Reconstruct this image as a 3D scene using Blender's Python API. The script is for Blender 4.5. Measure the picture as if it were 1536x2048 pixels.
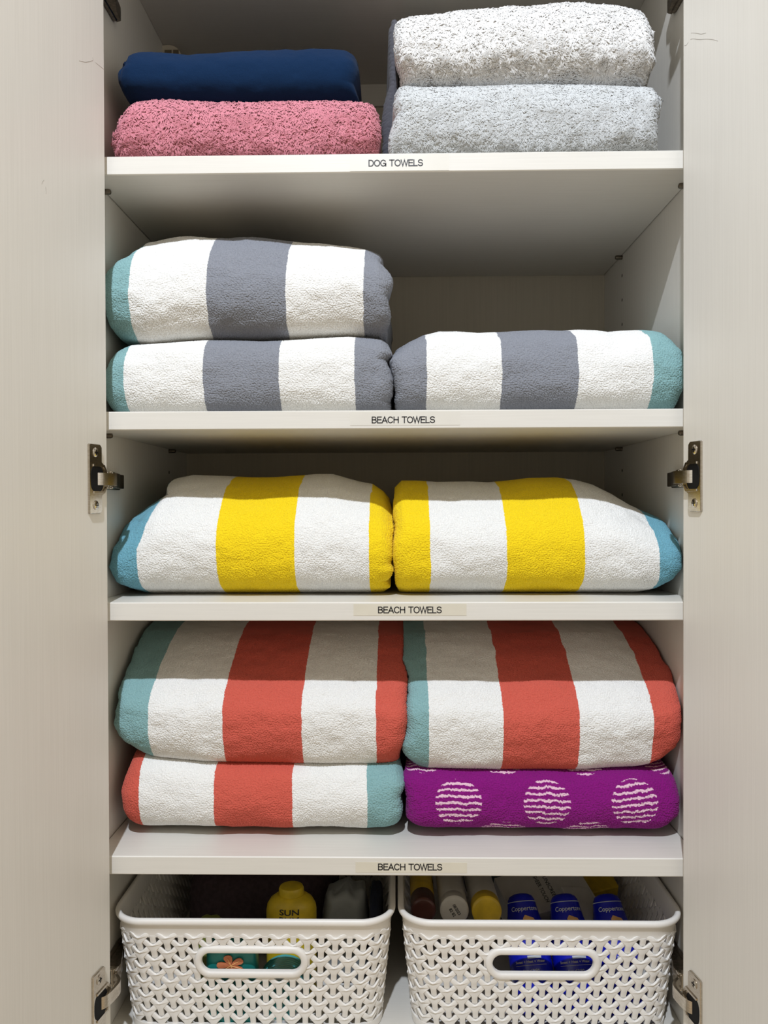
import bpy, math, random
import numpy as np
from mathutils import Matrix, Vector

for o in list(bpy.data.objects):
    bpy.data.objects.remove(o)
SC = bpy.context.scene
COL = SC.collection
PI = math.pi
ZO = 1000.0            # all measures below are millimetres, z counted from 1 m above the floor

# ------------------------------------------------------------------ camera
CAM = np.array([3.036, -739.92, 5.08])
YAW, PITCH, ROLL = 0.0169, -0.0095, 0.0035
FPX = 1537.0


def rotm(yaw, pitch, roll):
    cy, sy = math.cos(yaw), math.sin(yaw)
    cp, sp = math.cos(pitch), math.sin(pitch)
    cr, sr = math.cos(roll), math.sin(roll)
    return (np.array([[cy, -sy, 0], [sy, cy, 0], [0, 0, 1]])
            @ np.array([[1, 0, 0], [0, cp, -sp], [0, sp, cp]])
            @ np.array([[cr, 0, sr], [0, 1, 0], [-sr, 0, cr]]))


RM = rotm(YAW, PITCH, ROLL)
cam_data = bpy.data.cameras.new('camera')
cam_data.sensor_fit = 'HORIZONTAL'
cam_data.sensor_width = 36.0
cam_data.lens = 36.0 * FPX / 1536.0
cam_data.clip_start = 0.02
cam_data.clip_end = 50
cam = bpy.data.objects.new('camera', cam_data)
COL.objects.link(cam)
rx, fw, up = RM[:, 0], RM[:, 1], RM[:, 2]
cam.matrix_world = Matrix(((rx[0], up[0], -fw[0], CAM[0] / 1000),
                           (rx[1], up[1], -fw[1], CAM[1] / 1000),
                           (rx[2], up[2], -fw[2], (CAM[2] + ZO) / 1000),
                           (0, 0, 0, 1)))
SC.camera = cam


def ray(px, py):
    return RM @ np.array([(px - 768.0) / FPX, 1.0, (1024.0 - py) / FPX])


def at(px, py, Y):
    """the point of the upright plane at depth Y that shows at this place of the photograph"""
    d = ray(px, py)
    return CAM + d * ((Y - CAM[1]) / d[1])


def atz(px, py, Z):
    d = ray(px, py)
    return CAM + d * ((Z - CAM[2]) / d[2])


# ------------------------------------------------------------------ light and exposure
SC.view_settings.view_transform = 'Standard'
SC.view_settings.look = 'None'
SC.view_settings.gamma = 1.0
SC.view_settings.use_curve_mapping = False
SC.view_settings.exposure = 0.0

WORLD_STOPS = [(0.0, (1.15, 1.14, 1.10)), (0.22, (0.90, 0.87, 0.79)), (0.38, (0.28, 0.235, 0.165)), (0.62, (0.28, 0.23, 0.155)),
               (0.78, (0.97, 0.86, 0.67)), (1.0, (1.24, 1.13, 0.92))]
world = bpy.data.worlds.new('world')
SC.world = world
world.use_nodes = True
wn, wl = world.node_tree.nodes, world.node_tree.links
wn.clear()
w_out = wn.new('ShaderNodeOutputWorld')
w_bg = wn.new('ShaderNodeBackground')
w_bg.inputs['Strength'].default_value = 1.0
w_tc = wn.new('ShaderNodeTexCoord')
w_sep = wn.new('ShaderNodeSeparateXYZ')
wl.new(w_tc.outputs['Generated'], w_sep.inputs[0])
# invented surround: dim brown ahead darkens the interior, bright sides light the doors
w_ramp = wn.new('ShaderNodeValToRGB')
w_map = wn.new('ShaderNodeMapRange')
w_map.inputs['From Min'].default_value = -1
w_map.inputs['From Max'].default_value = 1
wl.new(w_sep.outputs['X'], w_map.inputs['Value'])
wl.new(w_map.outputs['Result'], w_ramp.inputs[0])
els = w_ramp.color_ramp.elements
for pos, c in WORLD_STOPS:
    e = els.new(pos); e.color = c + (1,)
els.remove(els[0]); els.remove(els[-1])
w_low = wn.new('ShaderNodeMapRange')          # floor half dimmer than ceiling half
w_low.inputs['From Min'].default_value = -0.6
w_low.inputs['From Max'].default_value = 0.6
w_low.inputs['To Min'].default_value = 0.68
w_low.inputs['To Max'].default_value = 1.2
wl.new(w_sep.outputs['Z'], w_low.inputs['Value'])
w_mul = wn.new('ShaderNodeVectorMath'); w_mul.operation = 'SCALE'
wl.new(w_ramp.outputs[0], w_mul.inputs[0]); wl.new(w_low.outputs[0], w_mul.inputs['Scale'])
wl.new(w_mul.outputs[0], w_bg.inputs['Color'])
wl.new(w_bg.outputs[0], w_out.inputs['Surface'])


def lamp(name, x, y, z, watts, radius, color):
    d = bpy.data.lights.new(name, 'SPOT')
    d.energy = watts
    d.shadow_soft_size = radius
    d.color = color
    d.spot_size = math.radians(150)
    d.spot_blend = 0.6
    o = bpy.data.objects.new(name, d)
    o.location = (x / 1000, y / 1000, (z + ZO) / 1000)
    o.rotation_euler = (math.radians(35), 0, 0)
    COL.objects.link(o)
    return o


lamp('ceiling_downlight', -120, -1250, 1410, 134, 0.022, (0.88, 0.95, 1.06))

rng = np.random.default_rng(7)
random.seed(7)


# ------------------------------------------------------------------ small helpers
def prop(o, label=None, cat=None, group=None, kind=None):
    if label: o['label'] = label
    if cat: o['category'] = cat
    if group: o['group'] = group
    if kind: o['kind'] = kind
    return o


def mesh_obj(name, V, F, mat, parent=None, smooth=False, sharp=None):
    me = bpy.data.meshes.new(name)
    V = np.asarray(V, float).copy()
    V[:, 2] += ZO
    V *= 0.001
    if isinstance(F, np.ndarray):
        n = F.shape[1]
        me.vertices.add(len(V)); me.vertices.foreach_set('co', V.ravel())
        me.loops.add(F.size); me.loops.foreach_set('vertex_index', F.astype(np.int32).ravel())
        me.polygons.add(len(F))
        me.polygons.foreach_set('loop_start', np.arange(0, F.size, n, dtype=np.int32))
        me.update(calc_edges=True)
    else:
        me.from_pydata([tuple(v) for v in V], [], [list(f) for f in F])
    me.validate()
    if smooth:
        me.shade_smooth()
        if sharp:
            me.set_sharp_from_angle(angle=math.radians(sharp))
    if mat:
        me.materials.append(mat)
    o = bpy.data.objects.new(name, me)
    COL.objects.link(o)
    if parent:
        o.parent = parent
    return o


def recenter(o, p):
    """put a mesh object's origin at p (mm) without moving it"""
    v = Vector((p[0] / 1000, p[1] / 1000, (p[2] + ZO) / 1000))
    o.data.transform(Matrix.Translation(-v))
    o.location = v
    return o


def join(*parts):
    V, F, n = [], [], 0
    for v, f in parts:
        v = np.asarray(v, float)
        V.append(v)
        F += [[i + n for i in q] for q in f]
        n += len(v)
    return np.vstack(V), F


def box(x0, x1, y0, y1, z0, z1, b=0.0):
    """box with chamfered edges"""
    if b <= 0:
        V = [(x, y, z) for z in (z0, z1) for y in (y0, y1) for x in (x0, x1)]
        return np.array(V, float), [(0, 2, 3, 1), (4, 5, 7, 6), (0, 1, 5, 4), (2, 6, 7, 3), (0, 4, 6, 2), (1, 3, 7, 5)]
    V, idx = [], {}
    for sz in (0, 1):
        for sy in (0, 1):
            for sx in (0, 1):
                for ax in range(3):
                    p = [x0 if sx == 0 else x1, y0 if sy == 0 else y1, z0 if sz == 0 else z1]
                    s = [1 if sx == 0 else -1, 1 if sy == 0 else -1, 1 if sz == 0 else -1]
                    for k in range(3):
                        if k != ax: p[k] += s[k] * b
                    idx[(sx, sy, sz, ax)] = len(V); V.append(p)
    F = []
    g = lambda c, ax: idx[(c[0], c[1], c[2], ax)]
    for ax in range(3):
        o1, o2 = [(1, 2), (2, 0), (0, 1)][ax]
        for s in (0, 1):
            q = []
            for a, c in ((0, 0), (1, 0), (1, 1), (0, 1)):
                p = [0, 0, 0]; p[ax] = s; p[o1] = a; p[o2] = c
                q.append(g(p, ax))
            F.append(q if s else q[::-1])
        for a in (0, 1):
            for c in (0, 1):
                p = [0, 0, 0]; q = [0, 0, 0]
                p[o1] = q[o1] = a; p[o2] = q[o2] = c; q[ax] = 1
                f = [g(p, o1), g(q, o1), g(q, o2), g(p, o2)]
                F.append(f if a == c else f[::-1])
    for c in [(i, j, k) for i in (0, 1) for j in (0, 1) for k in (0, 1)]:
        f = [g(c, 0), g(c, 1), g(c, 2)]
        F.append(f if sum(c) % 2 else f[::-1])
    return np.array(V, float), F


def lathe(prof, c=(0, 0, 0), axis='z', n=40, sx=1.0, sy=1.0):
    """prof: list of (radius, height) from bottom to top"""
    V, F = [], []
    m = len(prof)
    for r, h in prof:
        for k in range(n):
            a = 2 * PI * k / n
            V.append((r * math.cos(a) * sx, r * math.sin(a) * sy, h))
    for i in range(m - 1):
        for k in range(n):
            k2 = (k + 1) % n
            F.append((i * n + k, i * n + k2, (i + 1) * n + k2, (i + 1) * n + k))
    F.append(tuple(range(n))[::-1])
    F.append(tuple((m - 1) * n + k for k in range(n)))
    V = np.array(V)
    if axis == 'y':
        V = V[:, [0, 2, 1]] * np.array([1, 1, -1])
    if axis == 'x':
        V = V[:, [2, 1, 0]] * np.array([1, 1, -1])
    return V + np.array(c), F


def prism(poly, z0, z1, bev=0.0):
    """polygon in the XY plane pulled up from z0 to z1"""
    n = len(poly)
    P = np.array(poly, float)
    if bev > 0:
        c = P.mean(0)
        d = (P - c); L = np.linalg.norm(d, axis=1, keepdims=True)
        Q = P - d / L * bev
        rings = [(Q, z0), (P, z0 + bev), (P, z1 - bev), (Q, z1)]
    else:
        rings = [(P, z0), (P, z1)]
    V = np.vstack([np.c_[r, np.full(n, z)] for r, z in rings])
    F = []
    for i in range(len(rings) - 1):
        for k in range(n):
            k2 = (k + 1) % n
            F.append((i * n + k, i * n + k2, (i + 1) * n + k2, (i + 1) * n + k))
    F.append(tuple(range(n))[::-1])
    F.append(tuple((len(rings) - 1) * n + k for k in range(n)))
    return V, F


def tube(pts, r, n=8):
    P = np.array(pts, float)
    T = np.gradient(P, axis=0); T /= np.linalg.norm(T, axis=1, keepdims=True) + 1e-9
    V, F = [], []
    for p, t in zip(P, T):
        u = np.cross(t, [0.3, 0.2, 1.0]); u /= np.linalg.norm(u) + 1e-9
        w = np.cross(t, u)
        for k in range(n):
            a = 2 * PI * k / n
            V.append(p + r * (math.cos(a) * u + math.sin(a) * w))
    for i in range(len(P) - 1):
        for k in range(n):
            k2 = (k + 1) % n
            F.append((i * n + k, i * n + k2, (i + 1) * n + k2, (i + 1) * n + k))
    F.append(tuple(range(n))[::-1]); F.append(tuple((len(P) - 1) * n + k for k in range(n)))
    return np.array(V), F


def label_text(txt, cap, th):
    """plain grotesque capitals drawn as strokes of even width"""
    def ac(cx, cy, rx, ry, a0, a1, n=16):
        return [(cx + rx * math.cos(math.radians(a0 + (a1 - a0) * k / n)), cy + ry * math.sin(math.radians(a0 + (a1 - a0) * k / n))) for k in range(n + 1)]
    G = {'D': (0.76, [[(0.06, 0), (0.06, 1), (0.34, 1)] + ac(0.34, 0.5, 0.36, 0.5, 90, -90) + [(0.06, 0)]]),
         'O': (0.86, [ac(0.43, 0.5, 0.39, 0.5, 0, 360, 32)]),
         'G': (0.86, [ac(0.43, 0.5, 0.38, 0.5, 38, 330, 28) + [(0.80, 0.22), (0.80, 0.46), (0.46, 0.46)], [(0.80, 0.3), (0.80, 0.0)]]),
         'T': (0.72, [[(0.02, 1), (0.70, 1)], [(0.36, 1), (0.36, 0)]]),
         'W': (1.04, [[(0.02, 1), (0.27, 0), (0.52, 1), (0.77, 0), (1.02, 1)]]),
         'E': (0.68, [[(0.64, 1), (0.07, 1), (0.07, 0), (0.66, 0)], [(0.07, 0.53), (0.60, 0.53)]]),
         'L': (0.60, [[(0.07, 1), (0.07, 0), (0.57, 0)]]),
         'S': (0.74, [ac(0.37, 0.745, 0.29, 0.255, 20, 230, 14) + [(0.40, 0.50)] + ac(0.37, 0.265, 0.31, 0.265, 62, -165, 16)]),
         'B': (0.74, [[(0.07, 0), (0.07, 1), (0.40, 1)] + ac(0.40, 0.765, 0.23, 0.235, 90, -90, 12) + [(0.07, 0.53)], [(0.40, 0.53)] + ac(0.40, 0.265, 0.27, 0.265, 90, -90, 12) + [(0.07, 0)]]),
         'A': (0.78, [[(0.02, 0), (0.39, 1), (0.76, 0)], [(0.15, 0.33), (0.63, 0.33)]]),
         'C': (0.82, [ac(0.43, 0.5, 0.37, 0.5, 38, 322, 26)]),
         'H': (0.80, [[(0.08, 0), (0.08, 1)], [(0.72, 0), (0.72, 1)], [(0.08, 0.53), (0.72, 0.53)]]),
         ' ': (0.36, [])}
    V, F, x = [], [], 0.0
    for ch in txt:
        w, st = G[ch]
        for pts in st:
            P = np.array(pts) * np.array([cap, cap - th]) + np.array([x * cap, th / 2])
            d = np.diff(P, axis=0); L = np.linalg.norm(d, axis=1)
            P = P[np.r_[True, L > 1e-6]]
            d = np.diff(P, axis=0); d /= np.linalg.norm(d, axis=1, keepdims=True)
            closed = np.linalg.norm(P[0] - P[-1]) < 1e-6
            for k in range(len(P)):
                a = d[k - 1] if k > 0 else (d[-1] if closed else d[0])
                b = d[k] if k < len(d) else (d[0] if closed else d[-1])
                t = a + b; t /= np.linalg.norm(t) + 1e-9
                n = np.array([-t[1], t[0]])
                c = max(0.35, float(np.dot(n, np.array([-a[1], a[0]]))))
                q = P[k].copy()
                if not closed and k == 0: q -= t * th * 0.4
                if not closed and k == len(P) - 1: q += t * th * 0.4
                V += [q + n * th / 2 / c, q - n * th / 2 / c]
            n0 = len(V) - 2 * len(P)
            F += [(n0 + 2 * k, n0 + 2 * k + 1, n0 + 2 * k + 3, n0 + 2 * k + 2) for k in range(len(P) - 1)]
        x += w + 0.06
    V = np.array(V); V[:, 0] -= V[:, 0].min()
    return V, F


def text_mesh(s, size, xs=1.0, off=0.0):
    """letters as a flat mesh in the XY plane, lower left at 0,0, units mm, cap height = size"""
    cu = bpy.data.curves.new('letters', 'FONT')
    cu.body = s
    cu.size = 1.0
    cu.offset = off
    cu.resolution_u = 6
    ob = bpy.data.objects.new('letters', cu)
    COL.objects.link(ob)
    dg = bpy.context.evaluated_depsgraph_get()
    me = bpy.data.meshes.new_from_object(ob.evaluated_get(dg))
    V = np.array([v.co[:] for v in me.vertices])
    F = [list(p.vertices) for p in me.polygons]
    bpy.data.objects.remove(ob); bpy.data.curves.remove(cu); bpy.data.meshes.remove(me)
    V[:, 0] -= V[:, 0].min()
    V[:, 1] -= V[:, 1].min()
    k = size / V[:, 1].max()
    V *= k
    V[:, 0] *= xs
    return V, F


# ------------------------------------------------------------------ materials
def srgb(r, g, b):
    f = lambda c: (c / 255 / 12.92) if c / 255 <= 0.04045 else ((c / 255 + 0.055) / 1.055) ** 2.4
    return (f(r), f(g), f(b), 1.0)


def mat(name, col, rough=0.5, metal=0.0, spec=0.5, **kw):
    m = bpy.data.materials.new(name)
    m.use_nodes = True
    b = m.node_tree.nodes['Principled BSDF']
    b.inputs['Base Color'].default_value = col
    b.inputs['Roughness'].default_value = rough
    b.inputs['Metallic'].default_value = metal
    b.inputs['Specular IOR Level'].default_value = spec
    for k, v in kw.items():
        b.inputs[k.replace('_', ' ')].default_value = v
    return m


def noise_var(m, col_a, col_b, scale=(60, 60, 60), bump=0.0, detail=4, lo=0.35, hi=0.65, dist=0.0003):
    nt = m.node_tree; N = nt.nodes; L = nt.links
    b = N['Principled BSDF']
    tc = N.new('ShaderNodeTexCoord'); mp = N.new('ShaderNodeMapping')
    mp.inputs['Scale'].default_value = scale
    nz = N.new('ShaderNodeTexNoise'); nz.inputs['Scale'].default_value = 1.0; nz.inputs['Detail'].default_value = detail
    L.new(tc.outputs['Object'], mp.inputs[0]); L.new(mp.outputs[0], nz.inputs['Vector'])
    mr = N.new('ShaderNodeMapRange'); mr.inputs['From Min'].default_value = lo; mr.inputs['From Max'].default_value = hi
    L.new(nz.outputs['Fac'], mr.inputs['Value'])
    mx = N.new('ShaderNodeMix'); mx.data_type = 'RGBA'
    mx.inputs[6].default_value = col_a; mx.inputs[7].default_value = col_b
    L.new(mr.outputs[0], mx.inputs[0]); L.new(mx.outputs[2], b.inputs['Base Color'])
    if bump > 0:
        bp = N.new('ShaderNodeBump'); bp.inputs['Strength'].default_value = bump; bp.inputs['Distance'].default_value = dist
        L.new(nz.outputs['Fac'], bp.inputs['Height']); L.new(bp.outputs[0], b.inputs['Normal'])
    return m


LAM_A, LAM_B = (0.655, 0.630, 0.576, 1), (0.69, 0.665, 0.611, 1)


def laminate(name, scale):
    m = mat(name, LAM_B, 0.42, spec=0.4)
    return noise_var(m, LAM_A, LAM_B, scale, bump=0.25, detail=3, lo=0.3, hi=0.7, dist=0.00015)


M_LAM_H = laminate('white_laminate_lengthwise', (14, 700, 700))    # grain along x
M_LAM_V = laminate('white_laminate_upright', (700, 700, 9))        # grain along z

# side panels: the same laminate with the two rows of drilled peg holes
M_SIDE = laminate('white_laminate_with_peg_holes', (700, 700, 9))
_nt = M_SIDE.node_tree; _N = _nt.nodes; _L = _nt.links


def mnode(op, a, b=None, c=None):
    n = _N.new('ShaderNodeMath'); n.operation = op
    for i, v in enumerate((a, b, c)):
        if v is None: continue
        if isinstance(v, (int, float)): n.inputs[i].default_value = v
        else: _L.new(v, n.inputs[i])
    return n.outputs[0]


_tc = _N.new('ShaderNodeTexCoord'); _sp = _N.new('ShaderNodeSeparateXYZ')
_L.new(_tc.outputs['Object'], _sp.inputs[0])
_z = mnode('ADD', _sp.outputs['Z'], -(ZO + 298.5) / 1000)
_z = mnode('DIVIDE', _z, 0.0313)
_z = mnode('SUBTRACT', _z, mnode('ROUND', _z))
_z = mnode('MULTIPLY', _z, 0.0313)
_hole = None
for yy in (0.034, 0.256):
    _y = mnode('SUBTRACT', _sp.outputs['Y'], yy)
    _r = mnode('ADD', mnode('MULTIPLY', _y, _y), mnode('MULTIPLY', _z, _z))
    _h = mnode('LESS_THAN', _r, 0.0022 ** 2)
    _hole = _h if _hole is None else mnode('MAXIMUM', _hole, _h)
_hole = mnode('MULTIPLY', _hole, mnode('LESS_THAN', mnode('ABSOLUTE', _sp.outputs['X']), 0.2940))
_b = _N['Principled BSDF']
_src = _b.inputs['Base Color'].links[0].from_socket
_mx = _N.new('ShaderNodeMix'); _mx.data_type = 'RGBA'
_L.new(_hole, _mx.inputs[0]); _L.new(_src, _mx.inputs[6]); _mx.inputs[7].default_value = (0.01, 0.008, 0.006, 1)
_L.new(_mx.outputs[2], _b.inputs['Base Color'])

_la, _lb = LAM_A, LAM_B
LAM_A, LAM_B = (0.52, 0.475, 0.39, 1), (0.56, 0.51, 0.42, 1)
M_BACK = laminate('shade_browned_back_laminate', (500, 500, 9))  # laminate darkened and browned, painting in the shade at the back
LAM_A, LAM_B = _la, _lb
M_RAIL = laminate('cream_laminate', (14, 700, 700))
M_NICKEL = noise_var(mat('brushed_nickel', (0.55, 0.5, 0.43, 1), 0.22, 1.0), (0.50, 0.45, 0.38, 1), (0.60, 0.55, 0.48, 1), (300, 300, 900), bump=0.05)
M_NICKEL_D = noise_var(mat('dark_nickel', (0.20, 0.17, 0.14, 1), 0.3, 1.0), (0.16, 0.14, 0.11, 1), (0.25, 0.21, 0.17, 1), (300, 300, 300))
M_BLACK = noise_var(mat('black_plastic', (0.004, 0.004, 0.005, 1), 0.6, spec=0.15), (0.003, 0.003, 0.004, 1), (0.007, 0.007, 0.008, 1))
M_CLIP = noise_var(mat('ivory_plastic', (0.6, 0.55, 0.45, 1), 0.4), (0.58, 0.53, 0.43, 1), (0.63, 0.58, 0.48, 1))
M_BRACKET_SLOT = noise_var(mat('shaded_brown_plastic', (0.16, 0.13, 0.09, 1), 0.6), (0.14, 0.115, 0.08, 1), (0.18, 0.15, 0.10, 1))
M_TAPE = noise_var(mat('yellowed_label_tape', (0.72, 0.69, 0.60, 1), 0.3), (0.63, 0.59, 0.49, 1), (0.67, 0.63, 0.53, 1), (30, 30, 30))
M_TAPE_W = noise_var(mat('clear_label_tape', (0.77, 0.76, 0.73, 1), 0.3), (0.66, 0.635, 0.575, 1), (0.69, 0.665, 0.60, 1), (30, 30, 30))
M_INK = noise_var(mat('black_ink', (0.012, 0.012, 0.015, 1), 0.5), (0.010, 0.010, 0.012, 1), (0.02, 0.018, 0.02, 1))
M_SCUFF = noise_var(mat('grey_scuff', (0.30, 0.27, 0.23, 1), 0.7), (0.26, 0.23, 0.2, 1), (0.42, 0.39, 0.35, 1))
M_BASKET = noise_var(mat('warm_white_moulded_plastic', (0.78, 0.755, 0.715, 1), 0.38, spec=0.4), (0.77, 0.745, 0.705, 1), (0.795, 0.77, 0.73, 1), (20, 20, 20))
M_FLOOR = noise_var(mat('warm_wood_floor', (0.47, 0.37, 0.25, 1), 0.5), (0.43, 0.34, 0.23, 1), (0.51, 0.40, 0.27, 1), (3, 30, 1))
M_WALL = noise_var(mat('cream_wall_paint', (0.7, 0.66, 0.58, 1), 0.8), (0.68, 0.64, 0.56, 1), (0.72, 0.68, 0.6, 1), (8, 8, 8))


def cloth_mat(name, sheen=0.3, rough=0.95, soft=0.0):
    m = mat(name, (1, 1, 1, 1), rough, spec=0.1)
    b = m.node_tree.nodes['Principled BSDF']
    b.inputs['Sheen Weight'].default_value = sheen
    b.inputs['Sheen Roughness'].default_value = 0.6
    N = m.node_tree.nodes; L = m.node_tree.links
    a = N.new('ShaderNodeAttribute'); a.attribute_name = 'dye'
    tc = N.new('ShaderNodeTexCoord')
    nz = N.new('ShaderNodeTexNoise'); nz.inputs['Scale'].default_value = 1400; nz.inputs['Detail'].default_value = 2
    L.new(tc.outputs['Object'], nz.inputs['Vector'])
    mr = N.new('ShaderNodeMapRange'); mr.inputs['To Min'].default_value = 0.88; mr.inputs['To Max'].default_value = 1.10
    mr.inputs['From Min'].default_value = 0.3; mr.inputs['From Max'].default_value = 0.7
    L.new(nz.outputs['Fac'], mr.inputs['Value'])
    vm = N.new('ShaderNodeVectorMath'); vm.operation = 'SCALE'
    L.new(a.outputs['Color'], vm.inputs[0]); L.new(mr.outputs[0], vm.inputs['Scale'])
    L.new(vm.outputs[0], b.inputs['Base Color'])
    bp = N.new('ShaderNodeBump'); bp.inputs['Strength'].default_value = 0.5; bp.inputs['Distance'].default_value = 0.0004
    L.new(nz.outputs['Fac'], bp.inputs['Height']); L.new(bp.outputs[0], b.inputs['Normal'])
    if soft > 0:
        tr = N.new('ShaderNodeBsdfTranslucent'); L.new(vm.outputs[0], tr.inputs['Color'])
        mxs = N.new('ShaderNodeMixShader'); mxs.inputs[0].default_value = soft
        out = [n for n in N if n.type == 'OUTPUT_MATERIAL'][0]
        L.new(b.outputs[0], mxs.inputs[1]); L.new(tr.outputs[0], mxs.inputs[2]); L.new(mxs.outputs[0], out.inputs['Surface'])
    return m


M_TERRY = cloth_mat('terry_cloth', 0.08)
M_PLUSH = cloth_mat('plush_pile_cloth', 0.1, soft=0.15)
M_FELT = cloth_mat('napped_fleece_cloth', 0.03)

# ------------------------------------------------------------------ setting
floor = mesh_obj('floor', *box(-2500, 2500, -3000, 400, -ZO - 20, -ZO), M_FLOOR); prop(floor, kind='structure')
wb = mesh_obj('wall_back', *box(-2500, 2500, 362, 400, -ZO, 1500), M_WALL); prop(wb, kind='structure')

# ------------------------------------------------------------------ cabinet
W, D = 293.4, 340.5
SH = [341.9, 96.0, -88.9, -335.9]      # shelf tops
TH = 18.0
FLOORZ, TOPZ = -530.0, 591.4
cab = bpy.data.objects.new('storage_cabinet', None); COL.objects.link(cab)
cab.location = (0, 0.17, 0.0)
prop(cab, 'tall white two-door cupboard standing open around the towel shelves', 'cabinet')


def cpart(name, VF, m, **k):
    o = mesh_obj(name, VF[0], VF[1], m, **k)
    o.parent = cab
    o.matrix_parent_inverse = Matrix.Translation((0, -0.17, 0))
    return o


for s in (-1, 1):
    a, b = sorted((s * W, s * (W + 18)))
    cpart('side_panel', box(a, b, -2, 360, -ZO + 60, TOPZ + 18, 0.6), M_SIDE)
cpart('top_panel', box(-W, W, -2, 360, TOPZ, TOPZ + 18, 0.5), M_LAM_H)
cpart('bottom_panel', box(-W, W, -2, D, FLOORZ - TH, FLOORZ, 0.5), M_LAM_H)
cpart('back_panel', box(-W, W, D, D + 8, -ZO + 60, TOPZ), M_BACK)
cpart('base_panel', box(-W, W, -2, D, -ZO + 100, -ZO + 118, 0.5), M_LAM_H)
cpart('plinth', box(-W, W, 40, 58, -ZO, -ZO + 100), M_LAM_H)
cpart('hanging_rail', box(-W, W, D - 4, D, 561, TOPZ, 0.5), M_RAIL)


def arc(cx, cy, r, a0, a1, n):
    return [(cx + r * math.cos(a0 + (a1 - a0) * k / n), cy + r * math.sin(a0 + (a1 - a0) * k / n)) for k in range(n + 1)]


# half-round plastic suspension bracket cover in the top left corner
def xz(VF, y):       # turn an XY prism (z = thickness) into the XZ plane at depth y
    V, F = VF
    V = V[:, [0, 2, 1]].copy(); V[:, 1] += y
    return V, F


_hd = [(-W, 574), (-W, 590)] + [(p[0], p[1]) for p in arc(-W + 8, 574, 16.5, PI / 2, 0, 12)]
clip = cpart('bracket_cover', xz(prism(_hd, 0, 3.0), 238), M_CLIP)
_c2 = join(xz(prism([(-W + 3, 577), (-W + 12, 577), (-W + 12, 584), (-W + 3, 584)], 0, 0.5), 237.4),
           xz(prism([(-W + 14, 577), (-W + 21, 577), (-W + 21, 584), (-W + 14, 584)], 0, 0.5), 237.4))
_s = mesh_obj("slot", _c2[0], _c2[1], M_BRACKET_SLOT, parent=clip)

# shelf pins
for i, zt in enumerate(SH):
    for s in (-1, 1):
        for yy in (34, 256):
            prof = [(2.7, 0), (2.7, 7.0), (2.2, 8.4), (1.0, 9.0)]
            V, F = lathe(prof, (0, 0, 0), 'z', 16)
            V = V[:, [2, 1, 0]] * np.array([-s, 1, 1])
            V = V + np.array([s * W, yy, zt - TH - 2.2])
            V[:, 2] = np.maximum(V[:, 2], -1e9)
            cpart('shelf_pin', (V, F), M_NICKEL_D, smooth=True, sharp=40)

# shelves with their printed labels
lab = [('DOG TOWELS', (737, 846), (700, 898), (309.5, 345), M_TAPE_W, 326.5, 'top shelf reading DOG TOWELS'),
       ('BEACH TOWELS', (743.5, 870), (700, 920), (824, 850), M_TAPE_W, 840, ''),
       ('BEACH TOWELS', (756, 883.5), (707, 933), (1208, 1231), M_TAPE, 1220, ''),
       ('BEACH TOWELS', (756, 884.5), (711, 934), (1724, 1746), M_TAPE, 1734, '')]
shl = ['white shelf labelled DOG TOWELS under the pink and grey towels',
       'white shelf labelled BEACH TOWELS under the grey striped towels',
       'white shelf labelled BEACH TOWELS under the yellow striped towels',
       'white shelf labelled BEACH TOWELS under the coral towels and above the baskets']
for i, zt in enumerate(SH):
    V, F = box(-W + 0.5, W - 0.5, 0, D - 1, zt - TH, zt, 0.9)
    sh = recenter(mesh_obj('shelf', V, F, M_LAM_H), (0, D / 2, zt - TH))
    prop(sh, shl[i], 'shelf', 'adjustable shelves of the cupboard')
    txt, tx, rx_, ry_, tm, yc, _ = lab[i]
    p0, p1 = at(rx_[0], ry_[0], 0), at(rx_[1], ry_[1], 0)
    zlo, zhi = min(p0[2], p1[2]), max(p0[2], p1[2])
    zlo, zhi = max(zlo, zt - TH + 1.2), min(zhi, zt - 1.2)
    V, F = box(p0[0], p1[0], -0.25, 0.0, zlo, zhi)
    t = mesh_obj('label_tape', V, F, tm); t.parent = sh; t.matrix_parent_inverse = sh.matrix_world.inverted() if False else Matrix.Translation(-Vector(sh.location))
    q0, q1 = at(tx[0], yc, 0), at(tx[1], yc, 0)
    V, F = label_text(txt, 6.6, 1.0)
    V[:, 0] *= (q1[0] - q0[0]) / V[:, 0].max()
    V = np.c_[V[:, 0] + q0[0], np.full(len(V), -0.45), V[:, 1] + (q0[2] + q1[2]) / 2 - 3.15]
    o = mesh_obj('lettering', V, F, M_INK, parent=t)

# doors, opened a little past square
OPEN = math.radians(10.0)


def door_frame(s):
    """origin, direction towards the free edge, inward normal"""
    hx = at(214.5, 1000, -9)[0] if s < 0 else at(1366, 1000, -9)[0]
    o = np.array([hx, -9.0, 0.0])
    u = np.array([s * math.sin(OPEN), -math.cos(OPEN), 0.0])
    n = np.array([-s * math.cos(OPEN), -math.sin(OPEN), 0.0])
    return o, u, n


def on_door(px, py, s, lift=0.0):
    o, u, n = door_frame(s)
    d = ray(px, py)
    t = np.dot(o - CAM, n) / np.dot(d, n)
    return CAM + d * t + n * lift


def smooth_path(pts, k=6):
    P = np.array(pts, float); out = []
    for i in range(len(P) - 1):
        p0, p1, p2, p3 = P[max(i - 1, 0)], P[i], P[i + 1], P[min(i + 2, len(P) - 1)]
        for t in np.linspace(0, 1, k, endpoint=False):
            out.append(0.5 * (2 * p1 + (p2 - p0) * t + (2 * p0 - 5 * p1 + 4 * p2 - p3) * t * t + (3 * p1 - p0 - 3 * p2 + p3) * t ** 3))
    out.append(P[-1]); return np.array(out)


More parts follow.
